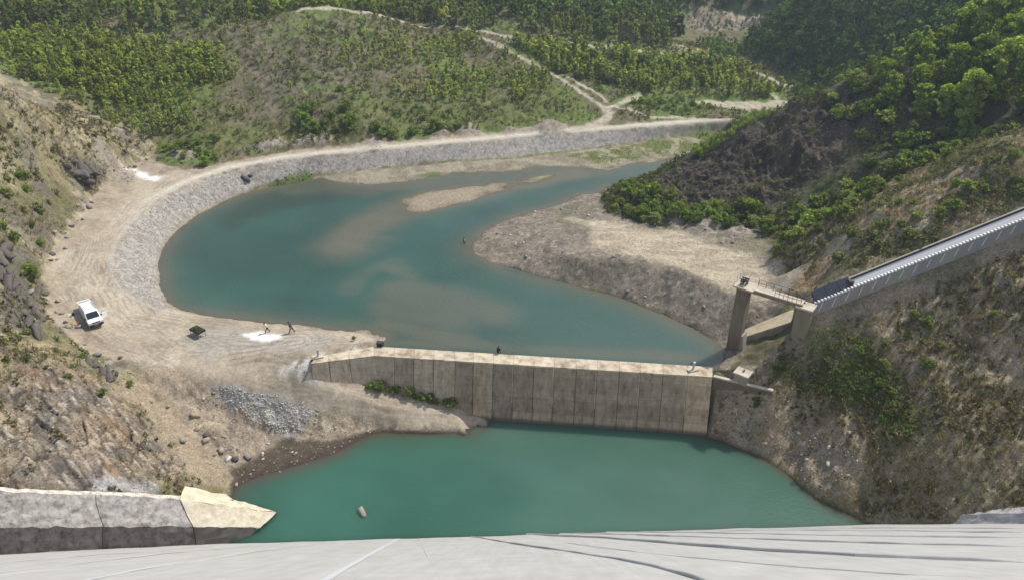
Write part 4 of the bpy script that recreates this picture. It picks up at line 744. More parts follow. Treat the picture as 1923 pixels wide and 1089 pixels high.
for k in range(len(JT) - 1):
    a, b, c, d = jp[k], jp[k + 1], ju[k + 1], ju[k]; v = .94 + .12 * random.random(); cr.cc = (v, v * .99, v * .97); dd = (b - a) / np.linalg.norm(b - a) * .015; n = np.array((0, -.06, 0)); z = np.array((0, 0, .28 + .012 * random.random()))
    cr.hexa([a + dd + n - z, b - dd + n - z, c - dd - z * 5, d + dd - z * 5], [a + dd + n, b - dd + n, c - dd, d + dd])
cr.build('crest', concrete('worn_crest_concrete', (.55, .475, .36), (.42, .36, .31), 1.0, .95, .8), we)
# wing wall on the right bank
wgA, wgB = np.array(pz(1340, 706, 1.05)), np.array(pz(1452, 733, .6)); wg = MB(); nn = np.array((.35, .94, 0)) * .35
wg.cc = (.55, .5, .45); wg.hexa([wgA - (0, 0, 4), wgB - (0, 0, 3), wgB + nn - (0, 0, 3), wgA + nn - (0, 0, 4)], [wgA - (0, 0, .2), wgB - (0, 0, .2), wgB + nn - (0, 0, .2), wgA + nn - (0, 0, .2)])
rw = thing('retaining_wall', 'short dark concrete wing wall with pale coping at the right end of the weir', 'wall', (0, 0, 0)); wg.build('wall', M_CONC, rw)
cp = MB(); o2 = nn * .15; cp.hexa([wgA - o2 - (0, 0, .2), wgB - o2 - (0, 0, .2), wgB + nn + o2 - (0, 0, .2), wgA + nn + o2 - (0, 0, .2)], [wgA - o2, wgB - o2, wgB + nn + o2, wgA + nn + o2]); cp.build('coping', M_CONCL, rw)
def base(u, v): p = hit(u, v, H2); return np.array((p[0], p[1], float(ground(p[0], p[1]))))
# valve chamber
p = np.array(pz(1394, 711, 1.0)); p[2] = .95
ch = thing('valve_chamber', 'squat square concrete chamber with a lid at the right end of the weir crest', 'chamber', tuple(p), R(52))
MB().box((0, 0, .4), (1.75, 1.75, 1.4)).build('body', M_CONC, ch); MB().box((0, 0, 1.18), (2.05, 2.05, .18)).build('lid', M_CONCL, ch)
m = MB(); [m.bar((.2 * math.cos(i * .785), 0, 1.4 + .2 * math.sin(i * .785)), (.2 * math.cos((i + 1) * .785), 0, 1.4 + .2 * math.sin((i + 1) * .785)), .04) for i in range(8)]; m.box((0, 0, 1.29), (.4, .3, .05)); m.build('lifting_ring', M_RUST, ch)
# ------------------------------------------------------------------ intake tower, footbridge, pier
RB = math.atan2(-4.0, 5.5); tx, ty = 31.3, 87.0
tw = thing('intake_tower', 'slender square concrete intake tower standing in the lake edge with a platform on top', 'tower', (tx, ty, -2.5), RB)
m = MB(); m.cc = (.62, .58, .53)
for k in range(13): m.cc = tuple(c * random.uniform(.9, 1.08) for c in (.62, .58, .53)); m.box((0, 0, .5 + k * 1.0), (1.75 - k * .012, 1.55, .985))
m.cc = (.4, .36, .32); m.box((0, 0, 6.4), (1.7 - .16, 1.5, 12.8)); m.build('shaft', M_CONC, tw)
MB().box((.15, 0, 12.93), (2.7, 2.3, .22)).build('platform', M_CONCL, tw)
m = MB(); [m.box((-.5 + .35 * (i % 2) * 2, -.3 + .6 * (i // 2), 13.45), (.12, .12, .85)) for i in range(4)]; m.box((-.15, -.3, 13.9), (1.0, .12, .12)); m.box((-.15, .3, 13.9), (1.0, .12, .12)); m.bar((-.15, -.45, 13.6), (-.15, .45, 13.6), .2, 10); m.build('hoist_frame', M_STEEL, tw)
m = MB(); [m.bar((-.15 + .4 * math.cos(i * .628), -.5, 13.7 + .4 * math.sin(i * .628)), (-.15 + .4 * math.cos((i + 1) * .628), -.5, 13.7 + .4 * math.sin((i + 1) * .628)), .045) for i in range(10)]; m.bar((-.55, -.5, 13.7), (.25, -.5, 13.7), .035); m.bar((-.15, -.5, 13.3), (-.15, -.5, 14.1), .035); m.build('hand_wheel', M_STEEL, tw)
m = MB(); 
for a, b in (((-1.15, 1.1), (1.4, 1.1)), ((-1.15, -1.1), (-1.15, 1.1))):
    for t in (0, .5, 1): x = a[0] + (b[0] - a[0]) * t; y = a[1] + (b[1] - a[1]) * t; m.bar((x, y, 13.04), (x, y, 14.05), .03)
    for z in (13.55, 14.05): m.bar((*a, z), (*b, z), .022)
m.build('railing', M_GALV, tw)
MB().hexa([(.9, -.9, .5), (1.9, -.9, .5), (1.9, .9, .5), (.9, .9, .5)], [(.88, -.7, 5.6), (1.15, -.7, 5.6), (1.15, .7, 5.6), (.88, .7, 5.6)]).build('buttress', M_CONC, tw)
fb = thing('footbridge', 'narrow concrete footbridge with steel railings joining the intake tower to the hillside pier', 'bridge', (tx, ty, 10.3), RB)
LB = 7.6; m = MB(); m.cc = (.75, .7, .65); m.box((LB / 2 + .6, -.5, -.1), (LB - .6, .28, .5)); m.box((LB / 2 + .6, .5, -.1), (LB - .6, .28, .5)); m.build('girder', M_CONC, fb)
MB().box((LB / 2 + .75, 0, .215), (LB - 1.1, 1.4, .13)).build('deck', M_CONCL, fb)
for s_, x0 in ((.62, 1.6), (-.62, 4.2)):
    m = MB(); n = 6
    for i in range(n + 1): x = x0 + (LB - x0) * i / n; m.bar((x, s_, .25), (x, s_, 1.25), .03)
    for z in (.75, 1.25): m.bar((x0, s_, z), (LB, s_, z), .028)
    m.build('railing', M_STEEL, fb)
pc = np.array((tx, ty, 0)) + np.array((math.cos(RB), math.sin(RB), 0)) * (LB + .6)
pi = thing('bridge_pier', 'squat square concrete pier with a pale cap where the footbridge meets the sloping channel', 'pier', (pc[0], pc[1], 4.2), RB)
m = MB(); m.cc = (.72, .68, .62); m.box((0, 0, 2.6), (1.9, 1.7, 6.4)); m.build('shaft', M_CONC, pi); MB().box((0, 0, 5.93), (2.2, 2.0, .24)).build('cap', M_CONCL, pi)
m = MB(); [m.bar((x, .9, 6.05), (x, .9, 7.0), .03) for x in (-.9, 0, .9)]; [m.bar((-.9, .9, z), (.9, .9, z), .026) for z in (6.5, 7.0)]; m.build('railing', M_STEEL, pi)
# sloping concrete slab beside the tower
q = [np.array(pz(1396, 633, 2.0)), np.array(pz(1486, 604, 5.3)), np.array(pz(1492, 579, 5.7)), np.array(pz(1396, 619, 2.3))]
sl_ = thing('concrete_slab', 'tan sloping concrete slab lying between the intake tower and the bridge pier', 'slab'); m = MB(); m.hexa([v - (0, 0, 2.2) for v in q], [v - (0, 0, .15) for v in q]); m.cc = (.5, .45, .4); m.build('base', M_CONC, sl_)
m = MB(); m.hexa([v - (0, 0, .15) for v in q], q); m.build('top', concrete('tan_concrete', (.50, .42, .29), (.55, .48, .4), 1, .6), sl_)
# ------------------------------------------------------------------ sloping channel
chn = thing('stair_channel', 'long sloping concrete channel wall with a toothed white edge climbing the right hillside', 'channel')
ax = (CH1 - CH0) / np.linalg.norm(CH1 - CH0); Lc = np.linalg.norm(CH1 - CH0) * 1.45; upv = np.array((0, 0, 1.0))
def chp(s, o, z): return CH0 + ax * s + n_ * o + upv * z
m = MB(); m.cc = (.82, .84, .86); hw = lambda s: 2.3 + s * .03
ns = 12
for k in range(ns):
    s0, s1 = Lc * k / ns + .01, Lc * (k + 1) / ns - .01; m.cc = tuple(c * random.uniform(.95, 1.05) for c in (1, 1, 1))
    m.hexa([chp(s0, 0, -hw(s0)), chp(s1, 0, -hw(s1)), chp(s1, .3, -hw(s1)), chp(s0, .3, -hw(s0))], [chp(s0, 0, 0), chp(s1, 0, 0), chp(s1, .3, 0), chp(s0, .3, 0)])
m.build('wall', concrete('grey_weathered_concrete', (.32, .325, .315), (.6, .6, .58), .4, .5), chn)
m = MB(); s = .05
while s < Lc - .3:
    p = chp(s, .15, .07); m.box(tuple(p + ax * .12), (.27, .36, .2), math.atan2(ax[1], ax[0])); s += .44
o = m.build('step_edge', plain('chalk_white_concrete', (.74, .72, .67), .9), chn)
m = MB(); s = 1.1
while s < Lc: 
    m.hexa([chp(s - .32, -.025, -1.45), chp(s - .2, -.025, -1.43), chp(s - .2, .02, -1.43), chp(s - .32, .02, -1.45)], [chp(s, -.025, -.35), chp(s + .12, -.025, -.33), chp(s + .12, .02, -.33), chp(s, .02, -.35)]); s += 1.78
m.build('lime_streaks', bpy.data.materials['chalk_white_concrete'], chn)
def strip(o0, o1, z0, z1, s0, s1, name, mat, cc=(1, 1, 1)):
    m = MB(); m.cc = cc; m.hexa([chp(s0, o0, z0 - .5), chp(s1, o0, z0 - .5), chp(s1, o1, z1 - .5), chp(s0, o1, z1 - .5)], [chp(s0, o0, z0), chp(s1, o0, z0), chp(s1, o1, z1), chp(s0, o1, z1)]); return m.build(name, mat, chn)
s1_ = 5.4
strip(.302, 1.35, .02, .02, s1_, Lc, 'walkway', plain('grey_concrete', (.40, .40, .395), .9)); strip(1.352, 1.90, -.06, -.06, s1_, Lc, 'track_bed', plain('slate_grey_concrete', (.24, .245, .25), .9)); strip(1.902, 2.05, .16, .16, s1_ - .2, Lc, 'far_rail', plain('tarred_steel', (.03, .032, .036), .6))
strip(2.052, 2.35, .1, .1, s1_, Lc, 'far_kerb', M_CONCL, (.8, .8, .8))
pan = plain('dark_blue_panel', (.018, .022, .034), .35, 0, .1, spec=.6)
for k in range(3): strip(.5, 2.1, .06, .55, .4 + k * 1.66, 2.0 + k * 1.66, 'cover_panel', pan)
m = MB(); m.bar(chp(.2, .42, .1), chp(.2, .42, .85), .03); m.bar(chp(5.2, .42, .1), chp(5.2, .42, .85), .03); m.bar(chp(2.7, .42, .1), chp(2.7, .42, .85), .03); m.bar(chp(.2, .42, .85), chp(5.2, .42, .85), .03); m.bar(chp(.2, .42, .5), chp(5.2, .42, .5), .025); m.build('railing', M_STEEL, chn)
m = MB(); m.box(tuple(chp(5.25, 1.2, .15)), (.5, .9, .7), math.atan2(ax[1], ax[0])); m.bar(chp(5.3, .6, .5), chp(5.7, .9, .2), .07); m.build('winch_box', M_STEEL, chn)
# ------------------------------------------------------------------ small fixed things on the weir
def bollard(u, v, z, label, lean=.12):
    p = pz(u, v, z); t = thing('mooring_post', label, 'post', p, R(20)); MB().box((0, 0, .09), (1.5, .7, .18)).build('footing', M_CONCL, t)
    m = MB(); m.bar((0, 0, .1), (lean, 0, 1.25), .14, 10); m.bar((lean * .9, 0, 1.15), (lean * 1.02, 0, 1.3), .18, 10); m.build('post', M_GALV, t)
bollard(597, 671, 1.0, 'grey steel post on a concrete footing at the left end of the weir'); bollard(1301, 695, 1.02, 'grey steel post on the pale crest near the valve chamber', .1)
t = thing('pump_box', 'small black box with a lid on the sandy spit at the weir end', 'box', tuple(pz(714, 649, 1.0)), R(-8)); MB().box((0, 0, .28), (.85, .6, .56)).build('body', M_BLACK, t); MB().box((0, 0, .6), (.92, .66, .08)).build('lid', M_STEEL, t)
# ------------------------------------------------------------------ van
vp = base(174, 601); vh = math.atan2(-.758, .652)
van = thing('white_van', 'white delivery van with its tailgate raised and one front door open on the dirt yard', 'van', tuple(vp), vh)     # +x is forward
def bodyshell():
    prof = [(-2.45, .35), (-2.5, .9), (-2.42, 1.5), (-2.3, 1.93), (-2.0, 1.98), (.75, 1.96), (1.0, 1.88), (1.75, 1.16), (2.38, .98), (2.5, .75), (2.5, .35)]
    m = MB(); n = len(prof); rows = []
    for y, k in ((-.95, 0), (-.93, .55), (-.80, 1), (.80, 1), (.93, .55), (.95, 0)):
        r = []
        for x, z in prof:
            hi = max(0, (z - 1.0) / 1.0); yy = y * (1 - .10 * hi); zz = z - (0 if k == 1 else (.05 * hi if k > 0 else .16 * hi)); r.append(len(m.v)); m.v.append((x * (1 if k == 1 else .985), yy, zz)); m.c.append((1, 1, 1))
        rows.append(r)
    for a, b in zip(rows[:-1], rows[1:]):
        for i in range(n - 1): m.f.append((a[i], a[i + 1], b[i + 1], b[i]))
        m.f.append((a[n - 1], a[0], b[0], b[n - 1]))
    m.f.append(tuple(rows[0])); m.f.append(tuple(rows[-1][::-1])); return m
bodyshell().build('body', M_WHITE, van, smooth=False)
m = MB(); m.add([(1.04, -.72, 1.86), (1.04, .72, 1.86), (1.72, .80, 1.215), (1.72, -.80, 1.215), (1.0, -.7, 1.84), (1.0, .7, 1.84), (1.66, .78, 1.19), (1.66, -.78, 1.19)], [(0, 1, 2, 3), (7, 6, 5, 4), (0, 4, 5, 1), (1, 5, 6, 2), (2, 6, 7, 3), (3, 7, 4, 0)]); m.build('windscreen', M_GLASS, van)
for s_ in (-1, 1):
    m = MB(); y0, y1 = .905 * s_, .845 * s_; e = .02 * s_
    m.hexa([(.1, y0 + e, 1.2), (1.2, y0 + e, 1.2), (1.2, y0 - e, 1.2), (.1, y0 - e, 1.2)], [(.1, y1 + e, 1.72), (.85, y1 + e, 1.72), (.85, y1 - e, 1.72), (.1, y1 - e, 1.72)]); m.build('side_window', M_GLASS, van)
m = MB(); m.box((2.47, 0, .5), (.14, 1.84, .32)); m.build('bumper', M_BLACK, van)
m = MB(); m.box((2.46, 0, .82), (.07, 1.0, .16)); m.build('grille', M_BLACK, van); m = MB(); m.box((2.555, 0, .52), (.02, .52, .12)); m.build('number_plate', M_GALV, van)
for s_ in (-1, 1):
    MB().box((2.43, .7 * s_, .83), (.12, .34, .2)).build('headlight', plain('lamp_glass', (.6, .62, .65), .15) if s_ < 0 else bpy.data.materials['lamp_glass'], van)
    m = MB(); m.box((1.35, 1.08 * s_, 1.2), (.12, .24, .2)); m.bar((1.35, .9 * s_, 1.14), (1.35, 1.0 * s_, 1.16), .03); m.build('mirror', M_BLACK, van)
    MB().box((-.6, .76 * s_, 2.01), (2.6, .05, .05)).build('roof_rail', M_GALV, van)
    for x in (-1.5, 1.55):
        t = link('wheel', None, van); m = MB(); m.bar((x, (.82 * s_) - .12, .33), (x, (.82 * s_) + .13, .33), .34, 18); o = m.build('tyre', M_RUB, van); o.name = 'wheel'; bpy.data.objects.remove(t)
        m = MB(); m.bar((x, (.83 * s_) - .1, .33), (x, (.83 * s_) + .14, .33), .2, 14); m.build('rim', M_GALV, o)
m = MB()
for x in (-1.6, -1.15, -.7, -.25): m.box((x, -.62, 2.0), (.07, .1, .06)); m.box((x, .62, 2.0), (.07, .1, .06))
m.build('roof_mount', M_STEEL, van)
# raised tailgate: frame and glass, hinged at the roof's rear edge
tg = link('tailgate', None, van); bpy.data.objects.remove(tg)
m = MB(); a = R(14); H_ = Matrix.Translation((-2.3, 0, 1.93)) @ Matrix.Rotation(-a, 4, 'Y')
def tb(c, d): m.box(c, d, 0, H_)
tb((-.06, 0, 0), (.22, 1.62, .07)); tb((-1.16, 0, 0), (.5, 1.66, .08)); tb((-.55, -.74, 0), (.8, .15, .07)); tb((-.55, .74, 0), (.8, .15, .07)); o = m.build('tailgate', M_WHITE, van)
m = MB(); m.box((-.54, 0, .005), (.78, 1.36, .03), 0, H_); m.build('rear_window', plain('pale_glass', (.30, .33, .33), .1), o)
m = MB(); [m.bar((-2.42, s_ * .75, 1.3), tuple(H_ @ Vector((-.8, s_ * .74, -.04))), .02) for s_ in (-1, 1)]; m.build('gas_strut', M_STEEL, o)
# open front door on the right in the photograph (van's +y side)
D_ = Matrix.Translation((1.25, .93, .42)) @ Matrix.Rotation(R(-62), 4, 'Z')
m = MB(); m.box((-.55, 0, .4), (1.1, .07, .8), 0, D_); m.box((-1.05, 0, 1.05), (.07, .05, .52), 0, D_); m.box((-.62, 0, 1.3), (.86, .05, .06), 0, D_); m.add([(-.05, -.03, .8), (-.05, .03, .8), (-.25, -.03, 1.3), (-.25, .03, 1.3), (-.12, -.03, .8), (-.12, .03, .8), (-.31, -.03, 1.3), (-.31, .03, 1.3)], [(0, 1, 3, 2), (4, 6, 7, 5), (0, 2, 6, 4), (1, 5, 7, 3)], D_)
o = m.build('front_door', M_WHITE, van); m = MB(); m.box((-.6, -.045, .42), (.9, .03, .62), 0, D_); m.build('door_lining', plain('grey_trim', (.28, .28, .27), .8), o)
# ------------------------------------------------------------------ planter table
pp = base(373, 629); pt = thing('planter_table', 'square black tray of green plants on four thin legs standing on the gravel yard', 'planter', tuple(pp), R(-34))
m = MB(); W_, D2 = 1.0, .58
m.box((0, 0, .78), (2 * W_, 2 * D2, .05)); [m.box((sx * W_, 0, .91), (.05, 2 * D2 + .05, .28)) for sx in (-1, 1)]; [m.box((0, sy * D2, .91), (2 * W_ - .05, .05, .28)) for sy in (-1, 1)]; m.build('tray', M_BLACK, pt)
for sx in (-1, 1):
    for sy in (-1, 1): MB().box((sx * (W_ - .06), sy * (D2 - .06), .385), (.07, .07, .77)).build('leg', M_GALV, pt)
MB().box((0, 0, .9), (2 * W_ - .06, 2 * D2 - .06, .2)).build('soil', plain('dark_soil', (.035, .028, .02), .95), pt)
PLANTER = pt
# ------------------------------------------------------------------ excavator on the far road
ep = base(846, 50); ex = thing('excavator', 'small yellow tracked excavator with its arm raised among the trees by the far road', 'excavator', tuple(ep), R(182))
for s_ in (-1, 1):
    m = MB(); pr_ = [(-1.5, .35), (-1.3, .1), (1.3, .1), (1.5, .35), (1.5, .55), (1.3, .75), (-1.3, .75), (-1.5, .55)]; n = len(pr_)
    m.add([(x, s_ * .75, z) for x, z in pr_] + [(x, s_ * 1.2, z) for x, z in pr_], [tuple(range(n)), tuple(range(n, 2 * n))[::-1]] + [(i, n + i, n + (i + 1) % n, (i + 1) % n) for i in range(n)]); m.build('track', M_RUB, ex)
m = MB(); m.box((-.2, 0, .9), (1.2, 1.5, .3)); m.box((-.6, 0, 1.5), (2.4, 2.3, .95)); m.box((-1.5, 0, 1.55), (.6, 2.1, 1.2)); m.build('house', plain('grimy_dark_paint', (.07, .06, .035), .6), ex)
m = MB(); m.box((.25, .65, 2.3), (1.2, .95, 1.5), 0, None, .9); o = m.build('cab', M_YEL, ex); m = MB(); m.box((.3, .65, 2.45), (1.24, .99, .85), 0, None, .94); m.build('cab_window', M_GLASS, o)
m = MB(); m.beam((.5, -.2, 1.8), (1.9, -.2, 4.0), .4, .5); m.beam((1.8, -.2, 3.95), (3.3, -.2, 4.9), .36, .42); m.build('boom', M_YEL, ex)
m = MB(); m.beam((3.35, -.2, 5.1), (3.15, -.2, 2.3), .3, .34); o = m.build('stick', plain('dark_yellow_paint', (.30, .21, .03), .6), ex)
m = MB(); m.add([(3.3, -.6, 2.4), (2.6, -.6, 2.2), (2.5, -.6, 1.6), (3.2, -.6, 1.5), (3.3, .2, 2.4), (2.6, .2, 2.2), (2.5, .2, 1.6), (3.2, .2, 1.5)], [(0, 1, 2, 3), (4, 7, 6, 5), (0, 4, 5, 1), (1, 5, 6, 2), (2, 6, 7, 3)]); m.build('bucket', M_STEEL, o)
# ------------------------------------------------------------------ people
def skinned(name, chains, mat, parent, sub=2):
    """chains: lists of (x,y,z,r); points closer than 1 mm are merged, first point of the first chain is the root"""
    vs, rs, es, key = [], [], [], {}
    for ch in chains:
        prev = None
        for x, y, z, r in ch:
            k = (round(x, 3), round(y, 3), round(z, 3))
            if k not in key: key[k] = len(vs); vs.append((x, y, z)); rs.append(r)
            i = key[k]
            if prev is not None and prev != i: es.append((prev, i))
            prev = i
    me = bpy.data.meshes.new(name); me.from_pydata(vs, es, []); o = bpy.data.objects.new(name, me); S.collection.objects.link(o)
    o.modifiers.new('skin', 'SKIN'); o.modifiers.new('sub', 'SUBSURF').levels = sub; o.modifiers['sub'].render_levels = sub
    for i, d in enumerate(me.skin_vertices[0].data): d.radius = (rs[i], rs[i]); d.use_root = (i == 0)
    dg = bpy.context.evaluated_depsgraph_get(); m2 = bpy.data.meshes.new_from_object(o.evaluated_get(dg)); bpy.data.objects.remove(o); m2.name = name; m2.materials.clear(); m2.materials.append(mat)
    m2.polygons.foreach_set('use_smooth', [True] * len(m2.polygons)); return link(name, m2, parent)
M_SKIN = plain('skin', (.42, .26, .18), .6, 0, .05); M_HAIR = plain('dark_hair', (.03, .022, .018), .7)
def hand_chains(w, d, side):
    """palm from wrist w along direction d, five curled fingers"""
    w = Vector(w); d = Vector(d).normalized(); a = Vector((d.y, -d.x, 0)); a = (a if a.length > .1 else Vector((1, 0, 0))).normalized(); n = d.cross(a); palm = w + d * .09; out = [[(*w, .026), (*(w + d * .045), .030), (*palm, .028)]]
    for k, (o, l) in enumerate(((-.030, .07), (-.010, .082), (.012, .076), (.031, .058))):
        b = palm + a * o; m1 = b + d * l * .55 + n * side * .008; e = b + d * l * .9 + n * side * .035; out.append([(*palm, .028), (*b, .010), (*m1, .009), (*e, .008)])
    t0 = w + d * .04; t1 = t0 - a * .04 + d * .02; out.append([(*(w + d * .045), .030), (*t1, .011), (*(t1 + d * .035 - a * .008), .009)]); return out
def person(label, loc, rz, J, jacket, trousers, hair=M_HAIR, shoes=M_BLACK):
    """J: joints in the figure's own frame, +x is the way it faces"""
    t = thing('person', label, 'person', tuple(loc), rz)
    hip, chest, neck, head = J['hip'], J['chest'], J['neck'], J['head']; hd = Vector(head)
    body = [[(*hip, .13), (*chest, .145), (*neck, .06), (head[0], head[1], head[2] - .06, .075), (*head, .098), (head[0] - .005, head[1], head[2] + .07, .085)],
            [(head[0], head[1], head[2] - .06, .075), (head[0] + .075, head[1], head[2] - .055, .03)], [(*head, .098), (head[0] + .1, head[1], head[2] - .015, .018)]]
    for s_, k in ((1, 'l'), (-1, 'r')):
        sh, el, wr = J['sh' + k], J['el' + k], J['wr' + k]; body += [[(*chest, .145), (*sh, .062), (*el, .046), (*wr, .030)]]
        body += hand_chains(wr, Vector(wr) - Vector(el), s_)
        hp, kn, an, to = J['hp' + k], J['kn' + k], J['an' + k], J['to' + k]; body += [[(*hip, .13), (*hp, .095), (*kn, .062), (*an, .042), (*to, .035)]]
        body += [[(*head, .098), (head[0] - .01, head[1] + s_ * .1, head[2], .02)]]
    skinned('body', body, M_SKIN, t)
    jc = [[(hip[0], hip[1], hip[2] + .02, .155), (*chest, .17), (*lerp(chest, neck, .8), .085)]]
    for k in 'lr': sh, el, wr = J['sh' + k], J['el' + k], J['wr' + k]; jc.append([(*chest, .17), (*sh, .082), (*el, .062), (*lerp(el, wr, .92), .046)])
    skinned('jacket', jc, jacket, t)
    tr = [[(hip[0], hip[1], hip[2] - .01, .15), (hip[0], hip[1], hip[2] + .06, .145)]]
    for k in 'lr': hp, kn, an = J['hp' + k], J['kn' + k], J['an' + k]; tr.append([(hip[0], hip[1], hip[2] - .01, .15), (*hp, .112), (*kn, .078), (*an, .062)])
    skinned('trousers', tr, trousers, t)
    for k in 'lr':
        an, to = J['an' + k], J['to' + k]; skinned('shoe', [[(an[0] - .03, an[1], an[2] - .02, .055), (*lerp(an, to, .55), .052), (*to, .042)]], shoes, t)
    skinned('hair', [[(head[0] - .02, head[1], head[2] + .02, .1), (head[0] - .015, head[1], head[2] + .085, .088)], [(head[0] - .02, head[1], head[2] + .02, .1), (head[0] - .05, head[1], head[2] - .05, .07)]], hair, t)
    for s_ in (1, -1):
        m = MB(); m.bar((head[0] + .082, head[1] + s_ * .034, head[2] + .012), (head[0] + .096, head[1] + s_ * .034, head[2] + .012), .012, 8); m.build('eye', M_BLACK, t)
    m = MB(); m.beam((head[0] + .098, head[1] - .025, head[2] - .062), (head[0] + .098, head[1] + .025, head[2] - .062), .012, .012); m.build('mouth', plain('lips', (.3, .12, .1)) if 'lips' not in bpy.data.materials else bpy.data.materials['lips'], t)
    return t
def walk(stride=.34, arm=.25, lean=.06):
    J = dict(hip=(0, 0, .93), chest=(lean, 0, 1.27), neck=(lean * 1.5, 0, 1.48), head=(lean * 1.8 + .02, 0, 1.63))
    for s_, k in ((1, 'l'), (-1, 'r')):
        f = s_; J['sh' + k] = (lean * 1.3, s_ * .19, 1.41); J['el' + k] = (lean - f * arm * .45, s_ * .25, 1.14); J['wr' + k] = (lean - f * arm * .5 + .12, s_ * .23, .90)
        J['hp' + k] = (0, s_ * .09, .88); J['kn' + k] = (f * stride * .55 + .06, s_ * .1, .49); J['an' + k] = (f * stride, s_ * .1, .09 if f > 0 else .14); J['to' + k] = (f * stride + .17, s_ * .11, .04 if f > 0 else .05)
    return J
hv = plain('hi_vis_yellow', (.50, .60, .22), .8); navy = plain('dark_navy_cloth', (.02, .028, .045), .9); dk = plain('dark_grey_cloth', (.03, .032, .035), .9); blk = plain('black_cloth', (.012, .013, .015), .9); teal = plain('dark_teal_cloth', (.02, .05, .055), .9)
b1 = base(503, 624); J = walk(.3, .2, .16); J['elr'] = (.28, -.26, 1.2); J['wrr'] = (.5, -.2, 1.12); J['ell'] = (.3, .25, 1.2); J['wrl'] = (.52, .17, 1.08); person('person in a yellow high visibility vest and dark trousers walking beside the white spill', b1, R(195), J, hv, blk)
b2 = base(549, 624); person('person in dark clothes striding along the gravel edge of the lake', b2, R(172), walk(.36, .2, .2), teal, blk)
cp_ = pz(936, 664, 1.0)
J = dict(hip=(-.12, 0, .32), chest=(.10, 0, .68), neck=(.20, 0, .86), head=(.26, 0, 1.0))
for s_, k in ((1, 'l'), (-1, 'r')):
    J['sh' + k] = (.13, s_ * .18, .80); J['el' + k] = (.32, s_ * .25, .58); J['wr' + k] = (.52, s_ * .12, .62); J['hp' + k] = (-.08, s_ * .1, .30); J['kn' + k] = (.34, s_ * .22, .50); J['an' + k] = (.12, s_ * .2, .08); J['to' + k] = (.30, s_ * .23, .035)
person('person in black crouching on the pale weir crest facing the lake', cp_, R(82), J, blk, dk)
wp = hit(872, 457, H2); wp = (wp[0], wp[1], -.62)
person('person in dark waders standing in the lake off the point of the beach', pz(872, 457.5, 0)[:2] + (-.62,), R(150), dict(walk(.08, .1, .04), wrr=(.36, -.2, 1.05), wrl=(.36, .16, 1.08)), dk, blk)
# ------------------------------------------------------------------ foliage
def leaf_mat(name, trans=.55):
    m = bpy.data.materials.new(name); m.use_nodes = True; t = m.node_tree; t.nodes.remove(t.nodes['Principled BSDF']); out = t.nodes['Material Output']
    a = N(t, 'ShaderNodeAttribute', attribute_name='Col'); d = N(t, 'ShaderNodeBsdfDiffuse'); l = N(t, 'ShaderNodeBsdfTranslucent'); x = N(t, 'ShaderNodeMixShader'); x.inputs[0].default_value = trans
    oi = N(t, 'ShaderNodeObjectInfo'); mr = N(t, 'ShaderNodeMapRange', i_3=1.3, i_4=2.15); t.links.new(oi.outputs['Random'], mr.inputs[0])
    mx = N(t, 'ShaderNodeMix', data_type='RGBA', blend_type='MULTIPLY'); mx.inputs[0].default_value = 1; t.links.new(a.outputs[0], mx.inputs[6]); t.links.new(mr.outputs[0], mx.inputs[7])
    hs = N(t, 'ShaderNodeMix', data_type='RGBA', blend_type='MULTIPLY'); hs.inputs[0].default_value = 1; hs.inputs[7].default_value = (1.25, 1.35, .65, 1); t.links.new(mx.outputs[2], hs.inputs[6])
    t.links.new(mx.outputs[2], d.inputs[0]); t.links.new(hs.outputs[2], l.inputs[0]); t.links.new(d.outputs[0], x.inputs[1]); t.links.new(l.outputs[0], x.inputs[2]); t.links.new(x.outputs[0], out.inputs[0]); return m
M_LEAF = leaf_mat('leaf_green'); M_DRY = leaf_mat('dry_stems', .25); [setattr(n.inputs[3], 'default_value', 1.0) or setattr(n.inputs[4], 'default_value', 1.25) for n in M_DRY.node_tree.nodes if n.type == 'MAP_RANGE']; M_BARK = plain('grey_brown_bark', (.12, .095, .07), .95)
def unit(n, g): v = g.normal(size=(n, 3)); return v / np.linalg.norm(v, axis=1)[:, None]
def leaf_quads(P, size, g, up=0.0, aspect=1.5):
    n = len(P); nrm = unit(n, g); nrm[:, 2] = np.abs(nrm[:, 2]) + up; nrm /= np.linalg.norm(nrm, axis=1)[:, None]
    a = np.cross(nrm, unit(n, g)); a /= np.linalg.norm(a, axis=1)[:, None] + 1e-9; b = np.cross(nrm, a)
    s = (size * g.uniform(.6, 1.35, n))[:, None]; a = a * s * aspect * .5; b = b * s * .5
    return np.stack([P - a, P + b * .9 - a * .15, P + a, P - b * .9 + a * .15], 1)          # (n,4,3) leaf-shaped kite
def crown_points(n, h, w_, g, base=.25, nb=9, shape='round', br=None):
    cs = []
    for k in range(nb):
        z = g.uniform(base, .92); 
        lim = (math.sqrt(max(.05, 1 - ((z - .55) / .5) ** 2)) if shape == 'round' else max(.12, 1.05 - z)) * w_ * .5
        a = g.uniform(0, 6.28); r = lim * g.uniform(.25, .8); cs.append((r * math.cos(a), r * math.sin(a), z * h, (br or (.24 if shape == 'round' else .16)) * w_ * g.uniform(.75, 1.3)))
    cs.append((0, 0, h * .9, .17 * w_)); cs = np.array(cs); wts = cs[:, 3] ** 2; k = g.choice(len(cs), n, p=wts / wts.sum())
    d = unit(n, g) * (g.uniform(.25, 1.0, n) ** .6)[:, None]; d[:, 2] *= .85; return cs[k, :3] + d * cs[k, 3][:, None], cs
